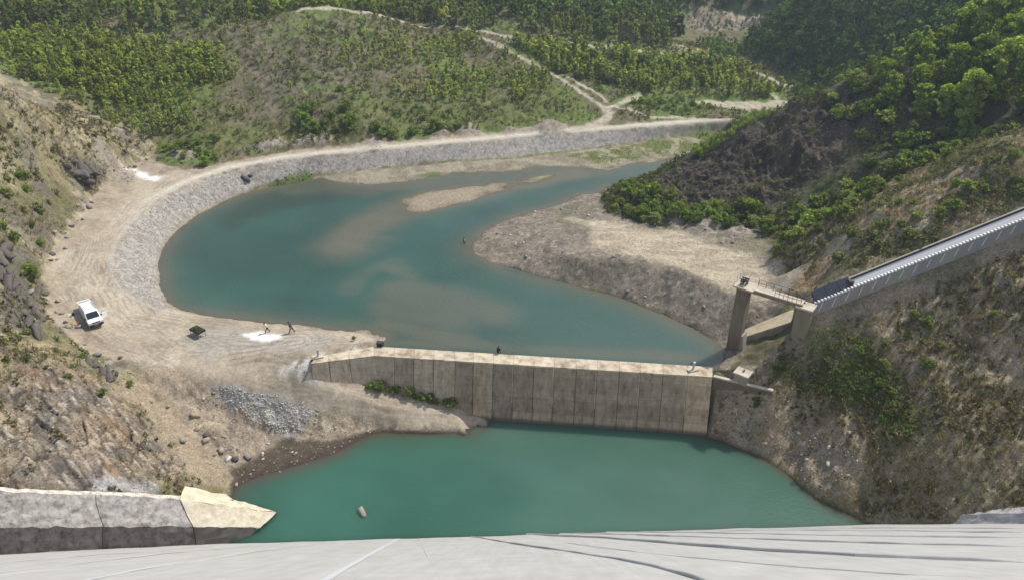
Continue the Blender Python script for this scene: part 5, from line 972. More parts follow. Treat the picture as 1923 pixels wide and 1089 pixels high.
def tree_proto(h, w_, n, size, seed, shape='round', col=(.07, .10, .025), base=.25, nb=9, var=.42, trunk=True, br=None):
    g = np.random.default_rng(seed); P, cs = crown_points(n, h, w_, g, base, nb, shape, br); Q = leaf_quads(P, size, g, .15)
    cv = np.array(col) * (1 + var * g.normal(size=(n, 1)) * .6).clip(.45, 1.8) * (1 + .12 * g.normal(size=(n, 3))).clip(.7, 1.3)
    V = Q.reshape(-1, 3); C = np.repeat(cv, 4, 0); Fq = np.arange(len(V)).reshape(-1, 4)
    T = None
    if trunk:
        m = MB(); m.bar((0, 0, -.4), (.02 * h, .01 * h, h * .5), .022 * h + .03, 6, .012 * h + .02); m.bar((.02 * h, .01 * h, h * .5), (0, .02 * h, h * .88), .012 * h + .02, 5, .01)
        for c in cs[:min(7, nb)]: z0 = max(.15 * h, c[2] * .6); m.bar((.01 * h, .005 * h, z0), tuple(c[:3]), .008 * h + .012, 4, .008)
        T = m
    return dict(V=V, F=Fq, C=C, T=T, h=h)
def proto_mesh(name, p): return mesh_np(name, p['V'], p['F'], [M_LEAF], p['C'])
def joined_mesh(name, p):                         # crown and trunk in one mesh, for small far copies
    tf = [f for f in p['T'].f if len(f) == 4]; k = len(p['V']); V = np.concatenate([p['V'], np.array(p['T'].v)]); Fc = np.concatenate([p['F'], np.array(tf) + k])
    C = np.concatenate([p['C'], np.tile((.11, .09, .07), (len(p['T'].v), 1))]); mi = np.concatenate([np.zeros(len(p['F'])), np.ones(len(tf))]); return mesh_np(name, V, Fc, [M_LEAF, M_BARK], C, mi=mi)
def mass(name, protos, pos, sc, tint, mat=None, label=None, cat=None, lean=0.0, seed=1):
    """one merged object of many small plants that nobody could count"""
    g = np.random.default_rng(seed); Vs, Cs, n0 = [], [], 0
    which = g.integers(0, len(protos), len(pos)); rz = g.uniform(0, 6.283, len(pos))
    for k, p in enumerate(protos):
        m = which == k
        if not m.any(): continue
        c, s = np.cos(rz[m])[:, None], np.sin(rz[m])[:, None]; v = p['V'][None]; S_ = sc[m][:, None] * (1 if sc.ndim == 1 else 1)
        x = (v[..., 0] * c - v[..., 1] * s) * S_; y = (v[..., 0] * s + v[..., 1] * c) * S_; z = v[..., 2] * S_
        Vs.append(np.stack([x + pos[m][:, :1], y + pos[m][:, 1:2], z + pos[m][:, 2:3]], -1).reshape(-1, 3)); Cs.append((p['C'][None] * tint[m][:, None, :]).reshape(-1, 3))
    V = np.concatenate(Vs); C = np.concatenate(Cs); o = link(name, mesh_np(name, V, np.arange(len(V)).reshape(-1, protos[0]['F'].shape[1]), [mat or M_LEAF], np.clip(C, 0, 1)))
    tag(o, label, cat, kind='stuff'); return o
def scatter(SD, n, seed, edge=.0, dens=None, mind=0.0):
    """about n points inside a zone of the ground, thinned by a density field"""
    g = np.random.default_rng(seed); w_ = (SD > edge).astype(float)
    if dens is not None: w_ = w_ * dens
    w_ = w_.ravel(); w_ = w_ / w_.sum(); k = g.choice(w_.size, n, p=w_); x = GX.ravel()[k] + g.uniform(-.25, .25, n); y = GY.ravel()[k] + g.uniform(-.25, .25, n)
    if mind:
        keepi = []; cell = {}
        for i in range(n):
            c = (int(x[i] // mind), int(y[i] // mind))
            if any((x[i] - x[j]) ** 2 + (y[i] - y[j]) ** 2 < mind * mind for a in (-1, 0, 1) for b in (-1, 0, 1) for j in cell.get((c[0] + a, c[1] + b), ())): continue
            cell.setdefault(c, []).append(i); keepi.append(i)
        x, y = x[keepi], y[keepi]
    return np.stack([x, y, ground(x, y)], 1)
def proj(P):
    dep = P[:, 1] * C_ + (CAMZ - P[:, 2]) * S_; return CU + F * P[:, 0] / dep, CV - F * (P[:, 1] * S_ + (P[:, 2] - CAMZ) * C_) / dep, dep
def in_view(P, h, mar=-5):
    top = P + np.array((0, 0, 1)) * np.asarray(h).reshape(-1, 1) * .8; u, v, d = proj(top); ok = (u > mar) & (u < 1923 - mar) & (v > mar) & (v < 1089)
    for f in np.linspace(.3, .985, 60):
        q = np.array((0, 0, CAMZ)) * (1 - f) + top * f; ok &= samp(H1, q[:, 0], q[:, 1]) < q[:, 2] + .4
    return ok
free = np.minimum.reduce([d - wd for d, wd in zip(DR, RW)])               # metres from the nearest track
free_ok = (free > .6).astype(float)
def nz(sc, s, lo, hi): return sst(lo, hi, .5 + .5 * fbm(GX, GY, sc, 3, s))
def tints(n, seed, a=(1, 1, 1), b=(1, 1, 1), v=.22):
    g = np.random.default_rng(seed); t = g.uniform(0, 1, (n, 1)); return (np.array(a) * (1 - t) + np.array(b) * t) * (1 + v * g.normal(size=(n, 1))).clip(.5, 1.6)
# --- prototypes
YT = [tree_proto(4.2, 1.9, 240, .30, 500 + k, 'cone' if k % 3 else 'round', col=[(.115, .138, .036), (.108, .125, .042), (.13, .142, .045), (.10, .128, .042)][k % 4], base=.10, nb=14, br=.17) for k in range(8)]
YTm = [tree_proto(3.4, 1.8, 96, .40, 540 + k, 'round' if k % 2 else 'cone', col=(.15, .165, .06), base=.08, nb=9, br=.19, trunk=False) for k in range(5)]
FTm = [tree_proto(7.5, 3.9, 120, .75, 560 + k, 'round' if k % 2 else 'cone', col=(.06, .085, .026), base=.1, nb=8, trunk=False) for k in range(5)]
SC = [tree_proto(.8, 1.3, 26, .26, 600 + k, 'round', col=(.140, .142, .072), base=.05, nb=4, trunk=False) for k in range(5)]
def grass_proto(seed, n=14, h=.55, col=(.165, .148, .085)):
    g = np.random.default_rng(seed); V, C = [], []
    for k in range(n):
        a = g.uniform(0, 6.28); r = g.uniform(0, .28); b = np.array((r * math.cos(a), r * math.sin(a), -.05)); d = np.array((math.cos(a) * .45, math.sin(a) * .45, 1.0)) * h * g.uniform(.5, 1.2); sx = np.array((-math.sin(a), math.cos(a), 0)) * .035
        V += [b - sx, b + sx, b + d + sx * .4, b + d - sx * .4]; c = np.array(col) * g.uniform(.7, 1.35); C += [c] * 4
    V = np.array(V); return dict(V=V, F=np.arange(len(V)).reshape(-1, 4), C=np.array(C), T=None, h=h)
GR = [grass_proto(650 + k) for k in range(4)]
def individuals(name, cat, group, protos, P, hs, labels, parts=True, seed=3):
    """one object (or one Empty with trunk and crown) per plant"""
    g = np.random.default_rng(seed); ms = []
    for p in protos:
        if parts: ms.append((proto_mesh('crown', p), None if p['T'] is None else p['T']))
        else: ms.append(joined_mesh(name, p))
    tm = {}
    for i, (q, h) in enumerate(zip(P, hs)):
        k = int(g.integers(len(protos))); s = h / protos[k]['h']; rz = g.uniform(0, 6.28); lab = labels(q, h) if callable(labels) else labels
        if parts:
            r = thing(name, lab, cat, tuple(q), rz, group); r.scale = (s * g.uniform(.9, 1.15), s * g.uniform(.9, 1.15), s)
            if k not in tm: t = protos[k]['T'].build('trunk', M_BARK, r); tm[k] = t.data
            else: link('trunk', tm[k], r)
            link('crown', ms[k][0], r)
        else:
            o = tag(link(name, ms[k], None, tuple(q), rz), lab, cat, group); o.scale = (s * g.uniform(.9, 1.2), s * g.uniform(.9, 1.2), s)
# --- the far slope: young trees in bands
SDf = lambda px: poly_sd(pol(px, None))
z_left = SDf([(5, 75), (200, 66), (420, 90), (440, 150), (330, 190), (200, 190), (60, 150), (5, 140)]); z_mid = SDf([(650, 60), (880, 70), (1030, 140), (1060, 185), (860, 195), (690, 190), (640, 130)])
z_belt = SDf([(960, 80), (1100, 92), (1290, 118), (1390, 128), (1470, 165), (1440, 185), (1320, 180), (1160, 165), (1060, 145)]); z_top = SDf([(2, 8), (300, 8), (700, 8), (930, 6), (930, 50), (720, 30), (560, 18), (400, 50), (200, 60), (2, 62)])
z_topfar = poly_sd([py(2, 10, 214), py(940, 10, 250), (-10, 300), (-60, 320), (-160, 260), (-150, 215)]); z_spur = SDf([(960, 55), (960, 8), (1150, 5), (1240, 60), (1262, 85), (1200, 88), (1080, 75)]); z_spur2 = poly_sd([py(960, 20, 245), py(1240, 55, 246), (48, 262), (42, 285), (0, 300), (-10, 262)])
z_sparse = SDf([(300, 60), (560, 25), (720, 60), (700, 150), (640, 230), (480, 250), (300, 240), (200, 200)]); z_low = SDf([(560, 250), (640, 235), (1000, 225), (1100, 215), (1090, 228), (990, 240), (700, 262), (580, 262)])
z_cnr = SDf([(60, 150), (200, 190), (330, 200), (420, 270), (330, 262), (200, 235)]); z_b2 = SDf([(1160, 168), (1440, 188), (1400, 180), (1300, 150)])
P1 = [(scatter(z_left, 1700, 1, -3, free_ok * (.25 + nz(7, 701, .3, .62)) * sst(-3, 7, z_left), .6), (1.5, 3.6)), (scatter(z_mid, 480, 2, 0, free_ok * (.1 + nz(9, 702, .42, .62)), 1.3), (1.8, 3.6)), (scatter(z_belt, 1400, 3, 0, free_ok * (.15 + nz(7, 703, .36, .6)), .7), (1.8, 4.6)),
      (scatter(z_top, 560, 4, 0, free_ok * (.4 + nz(10, 704, .35, .6)), 1.4), (3.5, 7.0)), (scatter(z_spur, 260, 5, 0, free_ok, 1.8), (4, 7.5)), (scatter(z_sparse, 260, 6, 0, .15 + nz(7, 705, .45, .65), 1.6), (1.0, 2.6)), (scatter(z_cnr, 200, 7, 0, .2 + nz(8, 706, .4, .6), 1.2), (1.6, 3.4))]
PA = np.concatenate([p for p, _ in P1]); HA = np.concatenate([np.random.default_rng(90 + i).uniform(*h, len(p)) for i, (p, h) in enumerate(P1)]); ZI = np.concatenate([np.full(len(p), i) for i, (p, _) in enumerate(P1)])
vis = in_view(PA, HA); dep = proj(PA)[2]; app = np.where(vis, HA / dep, 0); order = np.argsort(-app); top300 = order[:300]; rest = np.setdiff1d(np.arange(len(PA)), top300)
TL = ['bright young green tree in the dense stand at the left of the far slope', 'small young tree in the scrub of the middle far slope', 'young tree in the belt below the far gravel road', 'taller tree at the upper edge of the far slope above the brown scrub', 'tall bright tree on the wooded spur above the far road', 'lone bush-like sapling on the brown far slope', 'young tree behind the left ridge near the valley meadow']
TG = ['young trees on the left far slope', 'young trees on the middle far slope', 'young trees below the far road', 'trees at the top of the far slope', 'trees on the wooded spur', 'saplings on the brown slope', 'young trees behind the left ridge']
for zi in range(7):
    s_ = top300[ZI[top300] == zi]
    if len(s_): individuals('young_tree', 'tree', TG[zi], YT, PA[s_], HA[s_], TL[zi], parts=False, seed=20 + zi)
mass('young_woodland', YTm, PA[rest], HA[rest] / 3.4, tints(len(rest), 31, (1.15, 1.2, .9), (1.55, 1.5, .95)), label='mass of small young trees spread over the far valley slope', cat='woodland', seed=31)
# --- far woods that read as one mass
z_r4 = poly_sd([py(1396, 112, 240), py(1480, 152, 224), py(1540, 165, 214), (82, 182), (105, 178), (189, 190), (189, 300), (110, 300), (90, 278), (84, 262), (76, 250)])
z_back = poly_sd([(44, 258), (57, 258), (58, 285), py(1290, 26, 302), py(1330, 22, 302), py(1450, 36, 305), (100, 300), (150, 340), (60, 400), (0, 380), (30, 300)]); z_floor = SDf([(1300, 84), (1345, 78), (1420, 82), (1400, 108), (1340, 104)])
cutfree = (mCut < .3).astype(float)
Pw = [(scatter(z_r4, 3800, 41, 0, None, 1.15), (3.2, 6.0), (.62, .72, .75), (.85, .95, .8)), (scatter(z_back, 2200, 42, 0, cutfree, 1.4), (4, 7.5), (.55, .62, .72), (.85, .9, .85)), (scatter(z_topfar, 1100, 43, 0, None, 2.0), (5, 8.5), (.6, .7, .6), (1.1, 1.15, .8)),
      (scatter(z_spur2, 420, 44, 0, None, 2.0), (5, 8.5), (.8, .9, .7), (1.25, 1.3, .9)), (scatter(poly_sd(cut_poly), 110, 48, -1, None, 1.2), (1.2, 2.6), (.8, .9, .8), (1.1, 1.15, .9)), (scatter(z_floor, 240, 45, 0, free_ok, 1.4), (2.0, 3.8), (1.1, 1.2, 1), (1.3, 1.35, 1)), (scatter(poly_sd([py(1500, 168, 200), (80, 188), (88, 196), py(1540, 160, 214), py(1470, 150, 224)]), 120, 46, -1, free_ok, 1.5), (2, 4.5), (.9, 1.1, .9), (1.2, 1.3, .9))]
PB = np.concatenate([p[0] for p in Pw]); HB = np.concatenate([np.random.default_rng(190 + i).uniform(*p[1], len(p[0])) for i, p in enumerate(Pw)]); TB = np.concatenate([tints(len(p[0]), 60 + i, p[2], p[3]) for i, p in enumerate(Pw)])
mass('far_woodland', FTm, PB, HB / 7.5, TB, label='dark green woodland covering the hills at the head of the valley', cat='woodland', seed=47)
# --- the trees on the right hill
BT = [tree_proto(9, 6.0, 3600, .31, 700 + k, 'round', col=[(.16, .195, .034), (.14, .18, .034), (.18, .21, .048), (.115, .155, .034)][k], base=.04, nb=64, var=.45, br=.095) for k in range(4)]
CTt = [tree_proto(8, 3.4, 1300, .3, 720 + k, 'cone', col=(.14, .17, .075), base=.08, nb=18) for k in range(2)]
z_r3t = poly_sd([py(1630, 128, 143), py(1700, 118, 141), py(1800, 100, 137), (96, 130), (112, 132), (118, 150), (80, 165), (64, 152)]); z_r3f = SDf([(1650, 160), (1780, 130), (1920, 100), (1920, 225), (1800, 240), (1690, 210), (1640, 190)])
Pt = scatter(z_r3t, 130, 51, 0, None, 3.2); Pf = scatter(z_r3f, 60, 52, 0, None, 3.0); Pt = np.concatenate([Pt, Pf]); g5 = np.random.default_rng(53)
u_, v_, d_ = proj(Pt); Ht = np.clip(4.0 + (u_ - 1620) / 300 * 6.5, 3.5, 10.5) * g5.uniform(.75, 1.15, len(Pt))
okv = (u_ > 1500) & (u_ < 2080); Pt, Ht, u_ = Pt[okv], Ht[okv], u_[okv]
lab_bt = lambda q, h: 'large bright green broadleaf tree on top of the right hill' if h > 8 else ('mid sized leafy tree in the wood on the right hill' if h > 5.5 else 'small bright tree on the crest of the dark rocky hill')
individuals('broadleaf_tree', 'tree', 'trees on the right hill', BT, Pt, Ht, lab_bt, parts=True, seed=54)
Pc = np.array([base(1668, 128), base(1703, 122), base(1730, 120), base(1650, 132)]); individuals('poplar_tree', 'tree', 'slim pale trees on the hill crest', CTt, Pc + np.array((0, 1.5, -.3)), [8.2, 6.6, 7.2, 5.0], 'slim pale pointed tree rising above the right hill crest', parts=True, seed=55)
# --- shrubs
SH = [tree_proto(2.2, 3.0, 420, .30, 740 + k, 'round', col=[(.112, .148, .036), (.13, .158, .046), (.10, .132, .036), (.138, .152, .062)][k % 4], base=.08, nb=16, br=.15) for k in range(6)]
SHB = [tree_proto(2.2, 2.6, 360, .28, 760 + k, 'round', col=(.17, .20, .05), base=.05, nb=14, br=.15) for k in range(3)]
def shrub_zone(px, n, seed, hr, mind, dens=None, SD=None): P = scatter(SD if SD is not None else SDf(px), n, seed, 0, dens, mind); return P, np.random.default_rng(seed + 1000).uniform(*hr, len(P))
zones = [([(1690, 250), (1760, 215), (1900, 190), (1915, 245), (1780, 300), (1700, 320)], 44, (1.0, 2.6), 1.6, 'bush in the shaded hollow under the trees of the right hill', 'bushes in the shaded hollow'),
         ([(1140, 395), (1180, 350), (1240, 365), (1300, 385), (1440, 385), (1440, 428), (1330, 424), (1230, 420)], 120, (1.2, 2.6), 1.3, 'dense green bush at the foot of the dark rock face', 'bushes below the rock face'),
         ([(1435, 440), (1500, 390), (1600, 330), (1720, 270), (1760, 300), (1640, 380), (1560, 425), (1480, 468), (1440, 490)], 70, (1.2, 3.2), 1.5, 'green bush in the gully right of the rock face', 'bushes in the gully'),
         ([(1540, 175), (1620, 135), (1700, 150), (1680, 240), (1600, 300), (1540, 260)], 20, (1.2, 3.0), 1.9, 'leafy bush growing on the upper right of the rock face', 'bushes on the rock face'),
         ([(700, 262), (690, 235), (760, 245), (860, 238), (870, 246), (760, 260)], 22, (1.4, 2.6), 1.6, 'round green bush at the meadow edge behind the lake road', 'bushes at the meadow edge'), ([(565, 215), (650, 205), (660, 258), (570, 262)], 16, (2.0, 3.6), 1.8, 'large green bush at the foot of the brown far slope', 'large bushes below the brown slope'),
         ([(1180, 185), (1345, 190), (1340, 212), (1200, 205)], 36, (.9, 1.8), 1.2, 'low green bush in the meadow beyond the junction', 'bushes in the far meadow'), ([(300, 290), (330, 255), (420, 272), (405, 305), (330, 308)], 18, (1.0, 2.2), 1.4, 'green bush in the grassy corner behind the left ridge', 'bushes in the grassy corner'),
         ([(1520, 500), (1600, 440), (1760, 340), (1920, 270), (1920, 360), (1760, 420), (1620, 480), (1560, 520)], 46, (.7, 1.7), 1.6, 'straggly olive bush on the dry slope above the channel', 'bushes above the channel'), ([(1530, 620), (1900, 490), (1915, 700), (1800, 760), (1650, 740), (1560, 700)], 26, (.6, 1.4), 1.6, 'scrubby bush on the dark slope below the channel', 'bushes below the channel'),
         ([(2, 310), (80, 330), (130, 400), (80, 470), (2, 470)], 34, (.6, 1.7), 1.4, 'olive bush on the dry left hillside', 'bushes on the left hill'), ([(5, 190), (60, 215), (180, 270), (60, 300), (5, 280)], 18, (.5, 1.1), 1.5, 'small dry bush near the crest of the left hill', 'bushes near the left crest'),
         ([(2, 640), (60, 600), (190, 690), (270, 730), (220, 780), (120, 720), (2, 690)], 20, (.4, 1.0), 1.4, 'low bush among the rocks of the lower left slope', 'bushes among the left rocks'), ([(1300, 280), (1360, 250), (1440, 205), (1450, 212), (1370, 262), (1310, 290)], 70, (.8, 1.7), .7, 'bright grassy bush along the edge of the rock crest', 'bushes along the rock crest')]
for i, (px, n, hr, md, lab, grp) in enumerate(zones):
    P, hs = shrub_zone(px, n, 800 + i, hr, md, free_ok if i in (4, 6) else None); individuals('shrub', 'shrub', grp, SHB if 'crest' in grp and 'rock' in grp else SH, P - np.array((0, 0, .12)), hs, lab, parts=False, seed=60 + i)
o_ = base(60, 527); individuals('shrub', 'shrub', None, [SH[1]], [o_], [2.3], 'single bright green bush at the yard edge above the dark rocks', parts=False, seed=81)
o_ = base(385, 312); individuals('shrub', 'shrub', None, [SH[0]], [o_], [2.2], 'single upright green bush beside the lake road bend', parts=False, seed=82)
o_ = pz(664, 637, 1.0); individuals('shrub', 'shrub', None, [SH[0]], [o_], [.55], 'tiny green bush on the sandy spit by the weir', parts=False, seed=83)
# plants at the foot of the weir and in the planter
for i, (u, v) in enumerate([(692, 728), (704, 730), (716, 731), (730, 735), (744, 737), (768, 743), (780, 748), (792, 751), (806, 754), (820, 757), (838, 760), (852, 762), (874, 768), (884, 770), (894, 772), (906, 773)]):
    individuals('shrub', 'shrub', 'bushes along the weir foot', [SH[i % 6]], [base(u, v)], [.75 + .3 * (i % 3)], 'low green bush growing along the foot of the weir wall', parts=False, seed=90 + i)
m = tree_proto(.5, 1.45, 260, .12, 777, 'round', col=(.06, .10, .02), base=.02, nb=16, trunk=False); m['V'][:, 2] = m['V'][:, 2] * .75 + .97; m['V'][:, :2] *= (1.05, .6)
link('plants', mesh_np('plants', m['V'], m['F'], [M_LEAF], m['C']), PLANTER)
# --- scrub, ground cover and grass: nobody could count these
plin = lambda x: np.interp(x, [-75, -50, -44, -35, -28, -20], [52, 54.5, 58.5, 63.5, 66, 60])
def fieldmass(name, protos, spec, label, cat, seed, mat=None):
    Ps, Ss, Ts = [], [], []
    for i, (SD, n, sr, a, b, dens) in enumerate(spec):
        P = scatter(SD, n, seed * 10 + i, .2, dens); P = P[((P - PC) @ pn > .5) & ((P[:, 1] > plin(P[:, 0])) | (P[:, 0] > 30))]; g = np.random.default_rng(seed * 20 + i); Ps.append(P); Ss.append(g.uniform(*sr, len(P)) * g.uniform(.7, 1.2, len(P))); Ts.append(tints(len(P), seed * 30 + i, a, b))
    mass(name, protos, np.concatenate(Ps), np.concatenate(Ss), np.concatenate(Ts), mat, label=label, cat=cat, seed=seed)
vis_near = (GY < 150).astype(float); SDr2 = np.minimum(SD_R2, 25 - np.abs(GX - 52)); SDr1 = np.minimum(SD_R1, 22 - np.abs(GX - 48)); SDl = np.minimum(SD_left, 34 - np.abs(GX + 62)); chf = (line_d([CH0, CH2]) > 1.6).astype(float) * (line_d([WD[1], WD[2]]) > 1.0)
SD_far = np.where((far > .9) & (GY > 140) & (GY < 250) & (np.abs(GX) < GY * .75), 5.0, -5.0) 
SDr3 = np.minimum(SD_R3, np.where((GX < 95) & (GY < 150), 9, -9)); okl = (1 - mLR * .85) * (1 - mDirt) * sst(ZL + 1.5, ZL + 3.5, H1)
fieldmass('scrub', SC, [(SDl, 2600, (.4, 1.1), (.9, .85, .8), (1.2, 1.1, .9), okl * (.06 + nz(6, 721, .45, .65))), (SDr2, 1900, (.35, 1.0), (1.05, 1.05, 1.0), (1.35, 1.3, 1.05), chf * (.04 + nz(5, 722, .48, .66))), (SDr1, 3000, (.3, .85), (.85, .74, .72), (1.2, 1.02, .9), chf * (.1 + nz(5, 723, .4, .65)) * (1 - .8 * r1dirt)),
                        (SD_far, 9000, (.5, 1.3), (.7, .8, .7), (1.2, 1.25, .8), free_ok * (.15 + nz(9, 724, .35, .65)) * (1 - .5 * mCut)), (SDr3, 3000, (.4, 1.2), (.6, .7, .6), (1.0, 1.1, .7), (.1 + nz(6, 725, .4, .65)) * (1 - .75 * mCl))], 'low dry scrub scattered over the valley slopes', 'scrub', 7, M_DRY)
fieldmass('ground_cover', SC, [(poly_sd(pol([(1440, 705), (1500, 640), (1565, 600), (1640, 640), (1690, 720), (1740, 800), (1690, 830), (1620, 760), (1530, 735)], None)), 1900, (.2, .6), (.75, .95, .6), (1.0, 1.2, .7), chf * (.12 + nz(4, 728, .4, .6))), (poly_sd([wA - wn * .3, wB - wn * .3, pz(1430, 752, -.6), pz(1345, 752, -3)]), 220, (.2, .45), (.8, 1.1, .7), (1.1, 1.3, .8), None),
                               (np.where(gr_bar > .4, 1.0, -1.0), 500, (.15, .4), (1, 1.2, .7), (1.2, 1.4, .8), None), (np.where(gr_bar2 > .4, 1.0, -1.0), 160, (.2, .5), (.9, 1.2, .6), (1.1, 1.4, .8), None)], 'low bright green creeping plants on the banks', 'ground cover', 8)
fieldmass('grass', GR, [(SDl, 7000, (.5, 1.2), (1.6, 1.4, 1.6), (2.0, 1.7, 2.0), okl * (.1 + nz(7, 731, .4, .6))), (SDr2, 3600, (.4, 1.0), (1.5, 1.3, 1.5), (2.1, 1.75, 2.0), chf * (.2 + nz(6, 732, .4, .6))), (SDr1, 6000, (.4, 1.0), (1.1, 1.0, 1.0), (1.7, 1.5, 1.35), chf * (1 - .7 * r1dirt)), (SD_far, 12000, (.7, 1.6), (.8, 1.0, .7), (1.3, 1.25, .9), free_ok),
                        (SDf([(1295, 285), (1360, 248), (1440, 200), (1455, 212), (1370, 264), (1310, 296)]), 2200, (.9, 1.8), (.9, 1.25, .6), (1.2, 1.6, .75), None)], 'tufts of dry and green grass on the slopes', 'grass', 9, M_DRY)
# ------------------------------------------------------------------ stones
def rock_proto(seed, flat=.7):
    import bmesh
    g = np.random.default_rng(seed); P = g.uniform(-1, 1, (16, 3)); P = P / np.max(np.abs(P), axis=1)[:, None] * g.uniform(.75, 1.0, (16, 1)); P = P * (.62, .44, .40 * flat / .7); P[:, 0] += P[:, 2] * .35
    bm = bmesh.new(); [bm.verts.new(p) for p in P]; r = bmesh.ops.convex_hull(bm, input=bm.verts); bmesh.ops.delete(bm, geom=[v for v in bm.verts if not v.link_faces], context='VERTS')
    bm.verts.index_update(); V = np.array([v.co for v in bm.verts]); Fc = np.array([[l.vert.index for l in f.loops] for f in bm.faces]); bm.free(); return V, Fc
def rock_mat(name, col): return plain(name, col, .95, 0, .35, 2.2, .15, .6)
M_RK = [rock_mat('grey_stone', (.26, .24, .21)), rock_mat('tan_stone', (.34, .28, .2)), rock_mat('dark_stone', (.115, .10, .088)), rock_mat('pale_stone', (.5, .48, .43))]
RP = [rock_proto(900 + k) for k in range(6)]; RM = [[mesh_np('boulder', V, Fc, [m]) for V, Fc in RP] for m in M_RK]
def boulder(p, s, mi, label, group=None, rz=None, sq=(1, 1, 1), sink=.15):
    g = random; o = tag(link('boulder', RM[mi][g.randrange(6)], None, (p[0], p[1], p[2] + s * (.35 - sink) * sq[2]), g.uniform(0, 6.28) if rz is None else rz), label, 'rock', group); o.scale = (s * sq[0], s * sq[1], s * sq[2]); return o
boulder(pz(680, 964, ZL), 1.05, 0, 'pale flat boulder poking out of the lower pool', None, 2.2, (1.1, .9, .75)); boulder(base(426, 863), 1.1, 3, 'pale grey boulder on the bank left of the lower pool'); boulder(base(463, 859), .8, 0, 'grey boulder at the edge of the lower pool mud')
for u, v, s in [(455, 333, 1.0), (463, 338, 1.5), (470, 331, .9), (468, 340, .8)]: boulder(base(u, v), s, 2 if s > .85 else 0, 'dark broken boulder in the small pile on the lake embankment', 'boulder pile on the embankment')
for i in range(60):
    t = random.random(); k = min(int(t * 10), 9); a, b = base_left[k], base_left[k + 1]; f = t * 10 - k; x = a[0] + (b[0] - a[0]) * f + random.gauss(.3, 1.0); y = a[1] + (b[1] - a[1]) * f + random.gauss(0, .8)
    boulder((x, y, float(ground(x, y))), random.choice((.35, .5, .7, .95)), random.choice((0, 0, 1, 2)), 'broken rock lying along the foot of the left hillside', 'rocks at the foot of the left hill')
for i, p in enumerate(scatter(poly_sd(pol([(1340, 760), (1440, 750), (1600, 800), (1640, 860), (1560, 930), (1490, 880), (1400, 840)], None)), 34, 951, .3)): boulder(p, random.choice((.25, .3, .4, .6)), random.choice((0, 0, 1, 1, 3)), 'stone scattered on the bare dirt bank right of the lower pool', 'stones on the right bank')
for i, p in enumerate(scatter(SD_bank, 40, 952, .6)): boulder(p, random.choice((.25, .35, .5)), random.choice((0, 1, 3)), 'stone on the bank between the ramp and the lower pool', 'stones on the ramp bank')
for i, p in enumerate(scatter(SD_beach, 44, 953, .8, (SD_tan < -1).astype(float))): boulder(p, random.choice((.25, .35, .5, .6)), random.choice((0, 1, 3)), 'stone lying on the gravel beach right of the lake', 'stones on the beach')
for i in range(30):
    t = random.random(); u, v = 2 + 66 * t + random.gauss(0, 10), 498 + 110 * t + random.gauss(0, 16); u = max(u, 1); o = boulder(base(u, v), random.choice((.9, 1.3, 1.7, 2.3)), 2, 'dark slabby rock in the outcrop beside the dirt yard', 'dark rock outcrop', -.9 + random.gauss(0, .35), (1.5, .75, random.uniform(.55, .9)), .3); o.rotation_euler = (random.gauss(0, .35), random.gauss(.25, .25), o.rotation_euler[2])
for i in range(16):
    t = random.random(); u, v = 125 + 60 * t + random.gauss(0, 8), 302 + 38 * t + random.gauss(0, 9); o = boulder(base(u, v), random.choice((1.0, 1.5, 2.2, 2.8)), 2, 'dark rock in the outcrop low on the left ridge', 'dark rocks low on the left ridge', random.gauss(-.5, .5), (1.35, .85, random.uniform(.7, 1.1)), .32); o.rotation_euler = (random.gauss(0, .3), random.gauss(.2, .3), o.rotation_euler[2])
for i in range(12):
    t = random.random(); u, v = 170 + 45 * t + random.gauss(0, 6), 676 + 34 * t + random.gauss(0, 6); o = boulder(base(u, v), random.choice((.7, 1.0, 1.4, 1.8)), 2, 'dark broken rock in the knob at the lower edge of the dirt yard', 'dark rocks at the yard edge', -.8 + random.gauss(0, .5), (1.3, .85, random.uniform(.7, 1.0)), .3); o.rotation_euler = (random.gauss(0, .35), random.gauss(.2, .3), o.rotation_euler[2])
tp_ = [dict(V=V[Fc].reshape(-1, 3), F=np.arange(Fc.size).reshape(-1, 3), C=np.ones((Fc.size, 3)), T=None, h=1) for V, Fc in [(lambda r: r)(rp) for rp in RP[:4]]]
def stone_low(seed):
    import bmesh
    bm = bmesh.new(); bmesh.ops.create_icosphere(bm, subdivisions=1, radius=.5); g = np.random.default_rng(seed); V = np.array([v.co for v in bm.verts]) * g.uniform(.7, 1.15, (len(bm.verts), 1)) * (1, .8, .65); Fc = np.array([[l.vert.index for l in f.loops] for f in bm.faces]); bm.free()
    return dict(V=V[Fc].reshape(-1, 3), F=np.arange(Fc.size).reshape(-1, 3), C=np.tile((.27, .24, .195), (Fc.size, 1)), T=None, h=1)
ST = [stone_low(970 + k) for k in range(5)]
M_ST = ground_mat('loose_stone', .3, (6, 20))
Ps, Ss, Ts = [], [], []
lowemb = sst(-.2, .4, SD_emb) * np.where(SD_lake > -3.5, 2.2, .6)
